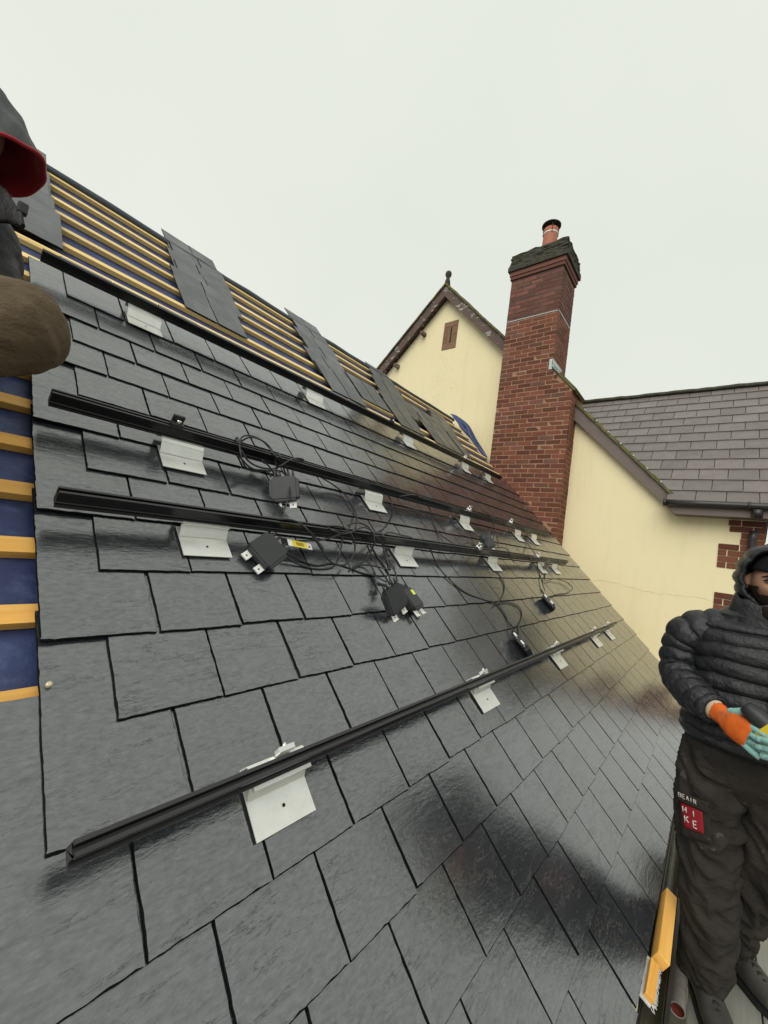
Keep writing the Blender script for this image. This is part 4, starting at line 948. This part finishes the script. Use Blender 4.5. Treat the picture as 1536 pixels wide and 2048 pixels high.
def head_mesh(mb, c, fw, up, a, b, cz, mi=0, sel=None, off=0.0):
    """face-shaped ovoid; sel(side, front, height) keeps a part of it as a shell for beard or hat"""
    fw = V(fw).normalized(); up = V(up); up = (up - fw * up.dot(fw)).normalized(); sd = up.cross(fw)
    n, m = 48, 40; pts = []; keep = []
    for j in range(m + 1):
        ph = math.pi * j / m
        for i in range(n):
            th = 2 * math.pi * i / n
            x, y, z = math.sin(ph) * math.sin(th), math.sin(ph) * math.cos(th), math.cos(ph)      # side, front, height
            X, Y, Zq = x * a, y * b, z * cz
            if z < -.1: X *= 1 - .28 * min(1, (-z - .1) / .8); Y *= 1 - .06 * (-z)
            if y > .0:
                g = lambda sx, sz, cx0, cz0: math.exp(-((X - cx0) / sx) ** 2 - ((Zq - cz0) / sz) ** 2)
                Y += y * (.026 * g(.012, .020, 0, -.020) + .012 * g(.009, .03, 0, .008) - .013 * (g(.017, .012, .033, .012) + g(.017, .012, -.033, .012)) + .006 * g(.05, .010, 0, .036) + .008 * (g(.02, .018, .04, -.02) + g(.02, .018, -.04, -.02)) + .010 * g(.024, .012, 0, -.066) + .012 * g(.025, .018, 0, -.105))
            e = off; 
            if off:
                q = V((X / a, Y / b, Zq / cz)).normalized(); X += q.x * e; Y += q.y * e; Zq += q.z * e
            pts.append(V(c) + sd * X + fw * Y + up * Zq); keep.append(sel(X, Y, Zq) if sel else True)
    fs = []
    for j in range(m):
        for i in range(n):
            f = (j * n + i, (j + 1) * n + i, (j + 1) * n + (i + 1) % n, j * n + (i + 1) % n)
            if all(keep[q] for q in f): fs.append(f)
    mb.add(pts, fs, mi, True)
    for s_ in (-1, 1):
        if not sel: mb.tube([V(c) + sd * (s_ * (a - .006)) + up * .025 - fw * .012, V(c) + sd * (s_ * (a + .010)) + up * .012 - fw * .018, V(c) + sd * (s_ * (a + .004)) - up * .028 - fw * .006], [.014, .016, .009], 10, mi)
    return fw, up, sd
def boot(root, ank, toe_dir, lab=None):
    t = V((toe_dir[0], toe_dir[1], 0)).normalized(); s_ = V((-t.y, t.x, 0)); g0 = ank.z - .0
    base = V((ank.x, ank.y, ZB)); mb = MB()
    def fl(u): return base + t * u
    loft(mb, [(fl(-.075) + V((0, 0, .055)), .034, .045, s_), (fl(-.03) + V((0, 0, .065)), .042, .052, s_), (fl(.05) + V((0, 0, .062)), .043, .047, s_), (fl(.12) + V((0, 0, .052)), .050, .036, s_), (fl(.175) + V((0, 0, .047)), .047, .030, s_), (fl(.205) + V((0, 0, .042)), .026, .020, s_)], 20, .010, p=2.4)
    loft(mb, [(fl(-.02) + V((0, 0, .06)), .045, .05, s_), (fl(-.02) + V((0, 0, .13)), .044, .052, s_), (ank + V((0, 0, .06)), .047, .054, s_)], 20, .01)
    o = new('boot', mb, M_['boot'], root); remesh(o, .006, 3)
    mb = MB(); pr = [(-.088, .0), (-.07, .036), (0, .040), (.08, .046), (.15, .049), (.195, .036), (.214, .0)]
    poly = [fl(u) + s_ * w_ for u, w_ in pr] + [fl(u) - s_ * w_ for u, w_ in pr[::-1][1:-1]]
    n = len(poly); mb.add([q + V((0, 0, .001)) for q in poly] + [q + V((0, 0, .024)) for q in poly], [list(range(n)), list(range(n, 2 * n))[::-1]] + [(i, n + i, n + (i + 1) % n, (i + 1) % n) for i in range(n)])
    new('sole', mb, M_['sole'], o)
    mb = MB()
    for i in range(5):
        u = .03 + i * .022; z = .112 - i * .008
        for q in (-1, 1): mb.tube([fl(u) + s_ * (.028 * q) + V((0, 0, z - .008)), fl(u + .010) + V((0, 0, z + .008)), fl(u + .022) - s_ * (.028 * q) + V((0, 0, z - .012))], .0034, 6)
    new('laces', mb, M_['black'], o)
def glove(root, wrist, tip, wside, back, name='glove', curl=.35):
    wrist, tip = V(wrist), V(tip); d = (tip - wrist).normalized(); wd = (V(wside) - d * V(wside).dot(d)).normalized(); bk = wd.cross(d)
    if bk.dot(V(back)) < 0: bk = -bk
    mb = MB(); kn = wrist + d * .098
    loft(mb, [(wrist - d * .03, .033, .028, wd), (wrist + d * .01, .033, .025, wd), (wrist + d * .05, .044, .024, wd), (wrist + d * .085, .046, .021, wd), (kn + d * .012, .040, .014, wd)], 20, .008, disp=wrinkle(.0045, 3), p=2.5)
    for w_, ln, sp in ((.033, .076, .10), (.0115, .084, .02), (-.0105, .078, -.06), (-.031, .062, -.14)):
        b0 = kn - d * .012 + wd * w_; dd = (d + wd * sp).normalized(); c = curl * (1 + .25 * random.uniform(-1, 1))
        p1 = b0 + dd * (ln * .42); p2 = p1 + (dd - bk * c).normalized() * ln * .34; p3 = p2 + (dd - bk * c * 2.2).normalized() * ln * .28
        mb.tube(catmull([b0, p1, p2, p3, p3 + (p3 - p2) * .16], 4), [.0115] * 8 + [.0110] * 4 + [.0102] * 3 + [.006, .002], 12)
    b0 = wrist + d * .03 + wd * .036; p1 = b0 + (d * .7 + wd * .6 - bk * .25).normalized() * .045; p2 = p1 + (d * .95 + wd * .1 - bk * .25).normalized() * .032; p3 = p2 + (d - wd * .1 - bk * .3).normalized() * .026
    mb.tube(catmull([b0 - d * .01, b0, p1, p2, p3, p3 + (p3 - p2) * .2], 4), [.014] * 4 + [.0145] * 4 + [.013] * 4 + [.0118] * 4 + [.0118, .0105, .008, .004, .001], 12)
    me = mb.mesh(name)
    for pl in me.polygons:
        along = (pl.center - wrist).dot(d)
        if pl.normal.dot(bk) < -.35 and along > .0 or along > .158 or (pl.normal.dot(bk) < .05 and along > .105): pl.material_index = 1
    o = new(name, me, [M_['orange'], M_['teal']], root)
    mb = MB(); rg = []
    for t, e in ((-.040, .034), (-.034, .0375), (-.024, .0375), (-.020, .034)):
        rg.append([wrist + d * t + wd * (e * math.cos(2 * math.pi * k / 20)) + bk * (e * .85 * math.sin(2 * math.pi * k / 20)) for k in range(20)])
    mb.rings(rg, 0, False); new('cuff_band', mb, M_['cuff'], o)
    return o
# ---- workman standing on the scaffold
XM, YM = 2.25, -.18
def mp(r_, f, z): return V((XM - f, YM + r_, ZB + z))
SR, SF, SU = V((0, 1, 0)), V((-1, 0, 0)), V((0, 0, 1))
body = MB()
hc = mp(-.010, .035, 1.640)
fwd = V((-1, -.03, -.06))
head_mesh(body, hc, fwd, SU, .077, .098, .122)
loft(body, [(mp(.005, .0, 1.36), .07, .07, SR), (mp(.006, .005, 1.48), .058, .062, SR), (mp(.01, .02, 1.60), .056, .06, SR)], 20)
loft(body, [(mp(0, 0, .86), .12, .10, SR), (mp(0, 0, 1.0), .165, .11, SR), (mp(0, 0, 1.15), .15, .105, SR), (mp(0, 0, 1.32), .18, .115, SR), (mp(0, 0, 1.42), .16, .09, SR), (mp(0, 0, 1.46), .08, .06, SR)], 24, .02)
RA = [mp(.195, 0, 1.415), mp(.262, -.01, 1.31), mp(.262, .02, 1.21), mp(.215, .13, 1.165), mp(.140, .245, 1.145)]
LA = [mp(-.20, 0, 1.41), mp(-.275, -.01, 1.28), mp(-.265, .03, 1.16), mp(-.19, .15, 1.12), mp(-.11, .26, 1.13)]
for A in (RA, LA): loft(body, [(A[0], .052, .052, SF), (A[1], .046, .046, SF), (A[2], .042, .042, SF), (A[3], .038, .036, SF), (A[4], .028, .026, SF)], 16, .02)
RL = [mp(.115, 0, .90), mp(.130, .035, .72), mp(.125, .055, .50), mp(.112, .035, .28), mp(.108, .02, .10)]
LL = [mp(-.085, 0, .90), mp(-.055, .02, .72), mp(-.015, -.03, .50), mp(.015, -.15, .28), mp(.03, -.25, .12)]
for A in (RL, LL): loft(body, [(A[0], .085, .085, SR), (A[1], .075, .075, SR), (A[2], .055, .055, SR), (A[3], .05, .052, SR), (A[4], .035, .04, SR)], 16, .02)
me = body.mesh('person'); Mt = Matrix.Translation(mp(0, 0, 0)); me.transform(Mt.inverted())
man = new('person', me, M_['skin'], None, Mt, 'bearded workman in black padded jacket, beanie and orange glove standing on the scaffold', 'person')
remesh(man, .005, 2)
mb = MB()                                               # eyes, brows
fw = fwd.normalized(); up = (SU - fw * SU.dot(fw)).normalized(); sd = up.cross(fw)
for s_ in (-1, 1):
    e = hc + sd * (.033 * s_) + fw * .0835 + up * .013
    rg = [[e + (sd * math.cos(2 * math.pi * k / 12) * .0135 + up * math.sin(2 * math.pi * k / 12) * .0068) * r_ + fw * z_ for k in range(12)] for r_, z_ in ((1, 0), (.8, .006), (.4, .009), (.02, .010))]
    mb = MB(); mb.rings(rg, 0, False); new('eye', mb, M_['eye'], man)
for s_ in (-1, 1):
    mb = MB(); mb.tube([hc + sd * (s_ * .014) + fw * .104 + up * .030, hc + sd * (s_ * .034) + fw * .101 + up * .036, hc + sd * (s_ * .054) + fw * .087 + up * .028], [.004, .0055, .002], 8); new('eyebrow', mb, M_['beard'], man); mb = MB()
    mb.tube([hc + sd * (s_ * .017) + fw * .094 + up * .017, hc + sd * (s_ * .033) + fw * .096 + up * .0225, hc + sd * (s_ * .050) + fw * .087 + up * .014], [.0016, .0024, .0012], 6); new('eyelid', mb, M_['beard'], man)
mb = MB(); head_mesh(mb, hc, fwd, SU, .077, .098, .122, sel=lambda x, y, z: y > -.015 and z < -.040 - .0 * y + (.034 if abs(x) > .058 else 0) + (.0 if abs(x) > .030 else .002) and not (abs(x) < .017 and -.074 < z < -.060), off=.009)
loft(mb, [(hc + fw * .075 - up * .085, .046, .030, sd), (hc + fw * .080 - up * .115, .044, .030, sd), (hc + fw * .080 - up * .142, .026, .020, sd)], 18, .01, disp=wrinkle(.003, 3))
o = new('beard', mb, M_['beard'], man)
mb = MB(); head_mesh(mb, hc, fwd, SU, .080, .101, .124, sel=lambda x, y, z: z > .042 - .25 * max(0, -y), off=.010)
o = new('beanie', mb, M_['beanie'], man); q = o.modifiers.new('s', 'SOLIDIFY'); q.thickness = .006
# jacket: torso and sleeves grown into one quilted surface
mb = MB()
loft(mb, [(mp(0, 0, .985), .235, .165, SR), (mp(0, 0, 1.02), .252, .178, SR), (mp(0, 0, 1.12), .240, .172, SR), (mp(0, 0, 1.25), .228, .160, SR), (mp(0, 0, 1.36), .232, .158, SR), (mp(0, -.005, 1.44), .215, .135, SR), (mp(.002, -.005, 1.50), .150, .105, SR), (mp(.004, 0, 1.545), .108, .100, SR)], 96, .0035, disp=crinkle(baffle(.056, .017, .1), .0035), p=2.3)
for A, sg in ((RA, 1), (LA, -1)):
    loft(mb, [(A[0] + V((0, -sg * .10, -.01)), .045, .045, SF), (A[0] + V((0, -sg * .035, .008)), .080, .078, SF), (A[0].lerp(A[1], .45) + V((0, sg * .012, .012)), .088, .084, SF), (A[1] + V((0, 0, 0)), .082, .078, SF), (A[2], .078, .074, SF), (A[3], .068, .064, SF), (A[3].lerp(A[4], .8), .050, .050, SF), (A[4] + (A[3] - A[4]) * .05, .041, .041, SF)], 56, .0035, disp=crinkle(baffle(.052, .015, .3 + sg), .0035))
o = new('jacket', mb, M_['puffer'], man); jk = o
mb = MB()                                               # stand-up collar
rg = []
for z, a_, b_ in ((1.485, .128, .110), (1.52, .122, .106), (1.56, .113, .104), (1.585, .106, .100), (1.590, .098, .094), (1.56, .094, .092), (1.50, .098, .09)):
    rg.append([mp(.006 + a_ * math.cos(t), .012 + b_ * math.sin(t), z - .030 * math.sin(t) + .006 * math.sin(9 * t)) for t in [2 * math.pi * k / 48 for k in range(48)]])
mb.rings(rg, 0, False); new('collar', mb, M_['puffer'], jk)
mb = MB(); mb.tube([mp(-.005, .172, .99), mp(-.006, .182, 1.1), mp(-.006, .172, 1.25), mp(-.004, .168, 1.38), mp(-.003, .140, 1.46), mp(-.002, .115, 1.52)], .007, 8); new('zip', mb, M_['black'], jk)
# hood: quilted shell open at the face
mb = MB(); rg = []; n = 64; NR = 26
hcn = mp(-.006, -.005, 1.655)
for j in range(NR + 1):
    t = j / NR; f = -.135 + .215 * t
    rad = math.sqrt(max(0.0, 1 - ((f + .01) / .128) ** 2)) if f < -.01 else 1 - .12 * ((f + .01) / .09) ** 2
    q = []
    for k in range(n):
        th = 2 * math.pi * k / n; s_, c_ = math.cos(th), math.sin(th)
        z = .150 * rad * c_ * (1.0 if c_ > 0 else .92); x = .122 * rad * s_
        bl = .013 * (abs(math.sin(math.pi * (z / .056 + .35 + .25 * t))) ** .6 - .35) * min(1, rad * 1.6)
        x *= 1 + bl / .12; z *= 1 + bl / .18
        q.append(hcn + SR * x + SF * (f + .025 * max(0, c_) * t + bl * .3) + SU * z)
    rg.append(q)
for e in (.93, .86, .82):                                # rolled rim, turning inwards
    q0 = rg[-1] if e == .93 else rg[NR]
    rg.append([hcn + SF * ((p_ - hcn).dot(SF) + (.010 if e == .93 else (.004 if e == .86 else -.03))) + ((p_ - hcn) - SF * (p_ - hcn).dot(SF)) * e for p_ in rg[NR]])
mb.rings(rg, 0, False); new('hood', mb, M_['puffer'], jk)
# trousers
mb = MB()
loft(mb, [(mp(.01, 0, .80), .10, .10, SR), (mp(.01, 0, .88), .205, .135, SR), (mp(.01, 0, .97), .225, .140, SR), (mp(.01, 0, 1.06), .205, .13, SR)], 40, .012, p=2.4)
loft(mb, [(RL[0] + V((0, 0, .04)), .115, .125, SR), (RL[0] + V((0, .010, -.06)), .118, .122, SR), (RL[1], .108, .112, SR), (RL[2], .088, .092, SR), (RL[3] + V((0, -.005, 0)), .080, .088, SR), (RL[4] + V((0, 0, .0)), .074, .080, SR)], 64, .005, disp=wrinkle(.026, 1, .3))
loft(mb, [(LL[0] + V((0, 0, .04)), .115, .125, SR), (LL[1], .104, .110, SR), (LL[2], .088, .090, SR), (LL[3], .078, .085, SR), (LL[4] + V((0, 0, -.015)), .066, .075, SR)], 64, .005, disp=wrinkle(.026, 1.1, 1.9))
tr = new('trousers', mb, M_['trouser_dark'], man); pass
boot(man, RL[4], (-1, -.35)); boot(man, V((LL[4].x, LL[4].y - .02, LL[4].z)), (-.75, -.70))
glove(man, RA[4] + V((-.012, -.012, -.002)), pxx(1536, 1503, 1.885), V((0, -.1, 1)), V((-.8, .4, -.3)), curl=.22)
glove(man, LA[4] + V((-.015, .01, -.002)), mp(-.02, .36, 1.10), V((0, .2, 1)), V((-.6, -.6, 0)), curl=.8)
# thigh pocket with its printed flap and red patch
def on_leg(px_, py_, cx, cy, rad):
    d = ray(px_, py_); A_ = d.x * d.x + d.y * d.y; B_ = -2 * (d.x * cx + d.y * cy); C_ = cx * cx + cy * cy - rad * rad
    k = (-B_ - math.sqrt(max(0, B_ * B_ - 4 * A_ * C_))) / (2 * A_); return CAM + d * k
def leg_patch(name, c4, rad, mt, par, th=.004):
    cx, cy = XM - .04, YM + .128; n = 8; V_ = []
    for j in range(n + 1):
        for i in range(n + 1):
            s_, t = i / n, j / n
            px_ = (c4[0][0] * (1 - s_) + c4[1][0] * s_) * (1 - t) + (c4[3][0] * (1 - s_) + c4[2][0] * s_) * t
            py_ = (c4[0][1] * (1 - s_) + c4[1][1] * s_) * (1 - t) + (c4[3][1] * (1 - s_) + c4[2][1] * s_) * t
            V_.append(on_leg(px_, py_, cx, cy, rad))
    mb = MB(); mb.add(V_, [(j * (n + 1) + i, (j + 1) * (n + 1) + i, (j + 1) * (n + 1) + i + 1, j * (n + 1) + i + 1) for j in range(n) for i in range(n)], 0, True)
    o = new(name, mb, mt, par); q = o.modifiers.new('s', 'SOLIDIFY'); q.thickness = th; q.offset = 0
    return o
LR = .128
pk = leg_patch('pocket_flap', [(1353, 1580), (1418, 1606), (1418, 1628), (1351, 1598)], LR + .006, M_['trouser_dark'], tr)
rp_ = leg_patch('red_patch', [(1361, 1604), (1405, 1624), (1408, 1668), (1368, 1654)], LR + .001, M_['red_patch'], tr)
leg_patch('pocket', [(1358, 1600), (1420, 1622), (1424, 1690), (1362, 1672)], LR - .004, M_['trouser_dark'], tr)
FONT_L = {'B': [((0,0),(0,1)),((0,1),(.6,.9)),((.6,.9),(.6,.6)),((.6,.6),(0,.5)),((.6,.5),(.65,.1)),((.65,.1),(0,0))], 'E': [((0,0),(0,1)),((0,1),(.6,1)),((0,.5),(.5,.5)),((0,0),(.6,0))], 'A': [((0,0),(.35,1)),((.35,1),(.7,0)),((.15,.4),(.55,.4))], 'I': [((.3,0),(.3,1))],
    'R': [((0,0),(0,1)),((0,1),(.6,.9)),((.6,.9),(.55,.55)),((.55,.55),(0,.5)),((.25,.5),(.65,0))], 'H': [((0,0),(0,1)),((.6,0),(.6,1)),((0,.5),(.6,.5))], 'K': [((0,0),(0,1)),((0,.45),(.6,1)),((.2,.6),(.65,0))]}
def letters(par, items_, rad, wpx):
    cx, cy = XM - .04, YM + .128
    mb = MB()
    for ch, (ox, oy), (ux, uy), (vx, vy) in items_:
        for a, b in FONT_L[ch]:
            A = on_leg(ox + ux * a[0] + vx * a[1], oy + uy * a[0] + vy * a[1], cx, cy, rad); Bq = on_leg(ox + ux * b[0] + vx * b[1], oy + uy * b[0] + vy * b[1], cx, cy, rad)
            mb.tube([A, Bq], wpx, 6)
    new('lettering', mb, M_['print'], par)
letters(pk, [(c, (1357 + i * 7.6, 1592.5 + i * 3.6), (8, 3.6), (-.6, -8.5)) for i, c in enumerate('BEAIR')], LR + .010, .0012)
letters(rp_, [('H', (1366, 1623), (11, 4.5), (-1, -11)), ('K', (1370, 1643), (11, 4.5), (-1, -12)), ('I', (1384, 1632), (11, 4.5), (-1, -11)), ('E', (1387, 1655), (11, 4.5), (-1, -14))], LR + .006, .0019)
# cordless drill in his other hand
F = Matrix.Translation(pxx(1517, 1436, 1.93)) @ frame(V((-.9, .3, -.2)), V((.15, -.85, -.5)))
dr = empty('cordless_drill', F.translation, 'black and yellow cordless drill held at the right edge of the picture', 'drill')
mb = MB(); loft(mb, [(F @ V((-.045, 0, 0)), .020, .020, F.to_3x3() @ SU), (F @ V((-.03, 0, 0)), .026, .026, F.to_3x3() @ SU), (F @ V((.0, 0, 0)), .031, .032, F.to_3x3() @ SU), (F @ V((.10, 0, 0)), .034, .036, F.to_3x3() @ SU), (F @ V((.125, 0, 0)), .022, .024, F.to_3x3() @ SU)], 20, .01); new('drill_body', mb, M_['plastic'], dr)
mb = MB(); mb.bbox((.022, -.0345, -.006), (.095, .0345, .036), .006, F); new('yellow_shell', mb, M_['yellow'], dr)
mb = MB(); loft(mb, [(F @ V((.06, 0, -.02)), .022, .017, F.to_3x3() @ V((1, 0, 0))), (F @ V((.075, 0, -.08)), .020, .016, F.to_3x3() @ V((1, 0, 0))), (F @ V((.085, 0, -.14)), .024, .020, F.to_3x3() @ V((1, 0, 0)))], 16, .01); new('grip', mb, M_['plastic'], dr)
mb = MB(); mb.bbox((.03, -.035, -.205), (.14, .035, -.14), .008, F); new('battery', mb, M_['plastic'], dr)
mb = MB(); mb.tube([F @ V((.12, 0, 0)), F @ V((.165, 0, 0)), F @ V((.18, 0, 0)), F @ V((.24, 0, 0))], [.018, .016, .004, .003], 14); new('chuck', mb, M_['steel'], dr)
# ---- workman crouching on the battens at the left
kn = pxd(44, 655, .96)                                    # near knee
hip = pxd(-330, 640, 1.12); foot = rp(-.42, .92, .03); knB = kn + V((-.16, .34, .10)); hipB = hip + V((.02, .24, .08)); footB = rp(-.42, 1.34, .03)
hd = pxd(-84, 262, 1.24); shR = pxd(-34, 470, 1.27); shB = shR + V((-.06, .36, .06)); chest = (shR + shB) / 2
face = V((.50, -.42, -.76)).normalized()
body = MB()
head_mesh(body, hd, face, SU, .077, .098, .122)
pel = (hip + hipB) / 2
loft(body, [(pel, .15, .11, SR), (pel.lerp(chest, .5) + V((-.04, 0, .04)), .15, .11, SR), (chest - V((0, 0, .05)), .17, .11, SR), (chest + V((.0, -.02, .05)), .07, .06, SR), (hd - V((.02, 0, .05)), .055, .055, SR)], 20, .02)
for a, b, c in ((hip, kn, foot), (hipB, knB, footB)):
    loft(body, [(a, .085, .085, SU), (a.lerp(b, .5), .075, .075, SU), (b, .06, .06, SU)], 16, .02)
    loft(body, [(b, .058, .058, SU), (b.lerp(c, .5), .05, .05, SU), (c + NN * .06, .04, .04, SU)], 16, .02)
elR = shR + V((-.10, -.10, -.26)); haR = rp(.02, 1.98, .05); elB = shB + V((.05, .05, -.24)); haB = rp(.10, 2.15, .05)
elR = pxd(-22, 590, 1.22)
haR = rp(-.06, 1.62, .05)
for a, b, c in ((shR, elR, haR), (shB, elB, haB)):
    loft(body, [(a, .05, .05, SF), (a.lerp(b, .5), .045, .045, SF), (b, .04, .04, SF), (b.lerp(c, .6), .035, .035, SF), (c, .028, .024, SF)], 14, .02)
me = body.mesh('person'); Mt = Matrix.Translation(foot); me.transform(Mt.inverted())
manL = new('person', me, M_['skin'], None, Mt, 'workman in grey hood with red lining and brown trousers crouching at the left edge', 'person')
remesh(manL, .006, 2)
mb = MB()
loft(mb, [(pel + V((0, 0, .05)), .21, .15, SR), (pel.lerp(chest, .5) + V((-.05, 0, .04)), .20, .15, SR), (chest - V((0, 0, .05)), .215, .145, SR), (chest + V((0, -.02, .06)), .13, .10, SR), (hd - V((.03, -.02, .13)), .085, .085, SR)], 40, .01, disp=wrinkle(.008, .9), p=2.3)
for a, b, c in ((shR, elR, haR), (shB, elB, haB)):
    loft(mb, [(a + V((-.04, .05, .0)), .078, .085, SF), (a, .085, .085, SF), (a.lerp(b, .5), .078, .076, SF), (b, .070, .070, SF), (b.lerp(c, .6), .058, .056, SF), (b.lerp(c, .92), .045, .045, SF)], 32, .008, disp=wrinkle(.007, 1.3))
jl = new('jacket', mb, M_['jacket'], manL); remesh(jl, .007, 2)
mb = MB()                                                # pointed collar flap below the hood
c0 = pxd(20, 432, 1.19)
loft(mb, [(pxd(-70, 385, 1.30), .075, .012, SU), (pxd(-15, 408, 1.22), .060, .012, SU), (pxd(28, 432, 1.17), .026, .009, SU), (pxd(46, 452, 1.15), .006, .005, SU)], 20, .008, disp=wrinkle(.003, 2)); new('collar', mb, M_['jacket'], jl)
mb = MB(); mb.bbox(pxd(45, 418, 1.17) - V((.012, .012, .016)), pxd(45, 418, 1.17) + V((.012, .012, .016)), .005); new('cord_toggle', mb, M_['plastic'], jl)
# trousers
mb = MB()
loft(mb, [(pel - V((0, 0, .06)), .16, .16, SR), (pel + V((0, 0, .03)), .20, .17, SR), (pel + V((0, 0, .14)), .19, .15, SR)], 32, .015)
for a, b, c in ((hip, kn, foot), (hipB, knB, footB)):
    dq = (b - a).normalized()
    loft(mb, [(a - dq * .05, .115, .13, SU), (a.lerp(b, .5), .108, .108, SU), (a.lerp(b, .85), .112, .110, SU), (b + dq * .010, .106, .102, SU), (b + dq * .050, .078, .074, SU), (b + dq * .075, .03, .03, SU)], 40, .008, disp=wrinkle(.010, .6))
    dq2 = (c - b).normalized()
    loft(mb, [(b - dq2 * .055 + dq * .01, .050, .050, SU), (b - dq2 * .02 + dq * .005, .088, .088, SU), (b + dq2 * .06, .090, .092, SU), (b.lerp(c, .5), .082, .085, SU), (b.lerp(c, .88), .07, .07, SU)], 40, .008, disp=wrinkle(.010, .8))
tl = new('trousers', mb, M_['trouser_tan'], manL); remesh(tl, .007, 3)
# boots on the slope
for c in (foot, footB):
    mb = MB(); t = V((.95, -.12, -.0)); s_ = NV
    fl = lambda u, h: c + NU * u + NN * h
    loft(mb, [(fl(-.08, .045), .03, .038, s_), (fl(-.02, .055), .042, .05, s_), (fl(.08, .05), .046, .04, s_), (fl(.15, .04), .046, .030, s_), (fl(.195, .035), .02, .016, s_)], 18, .01)
    loft(mb, [(fl(-.03, .05), .045, .045, s_), (fl(-.02, .13), .046, .046, s_), (c.lerp(kn if c is foot else knB, .22), .05, .05, s_)], 18, .01)
    o = new('boot', mb, M_['boot'], manL); remesh(o, .007, 2)
# hood: grey shell, red inside, open towards the work
hx = face; hu = (SU - hx * SU.dot(hx)).normalized(); hs = hu.cross(hx)
mb = MB(); rg = []; n = 56; NR = 24; hc2 = hd + hu * .012 - hx * .02
for j in range(NR + 1):
    t = j / NR; f = -.145 + .285 * t
    rad = math.sqrt(max(0.0004, 1 - (min(0, f - .0) / .146) ** 2)) * (1 - .10 * max(0, f / .14) ** 2)
    q = []
    for k in range(n):
        th = 2 * math.pi * k / n; s_, c_ = math.cos(th), math.sin(th)
        wob = .004 * math.sin(th * 5 + j * .5) + .003 * math.sin(th * 9 - j * .8)
        x = (.135 + wob) * rad * s_; z = (.168 + wob) * rad * c_ * (1 if c_ > 0 else .98)
        q.append(hc2 + hs * x + hu * z + hx * (f + .045 * max(0, c_) * max(0, t - .5) * 2 - .02 * max(0, -c_) * max(0, t - .5) * 2))
    rg.append(q)
mb.rings(rg, 0, False)
inner = [[hc2 + (p_ - hc2) * (.94) for p_ in q] for q in rg[::-1]]
inner[0] = [hc2 + (p_ - hc2) * .985 - hx * .0 for p_ in rg[-1]]
b0 = len(mb.v); mb.rings(inner, 1, False)
hl = new('hood', mb, [M_['hood_grey'], M_['red_lining']], jl)
mb = MB(); mb.tube([p_ + hx * .001 for p_ in rg[-1]] + [rg[-1][0] + hx * .001], .0055, 8); new('hood_piping', mb, M_['red_lining'], hl)
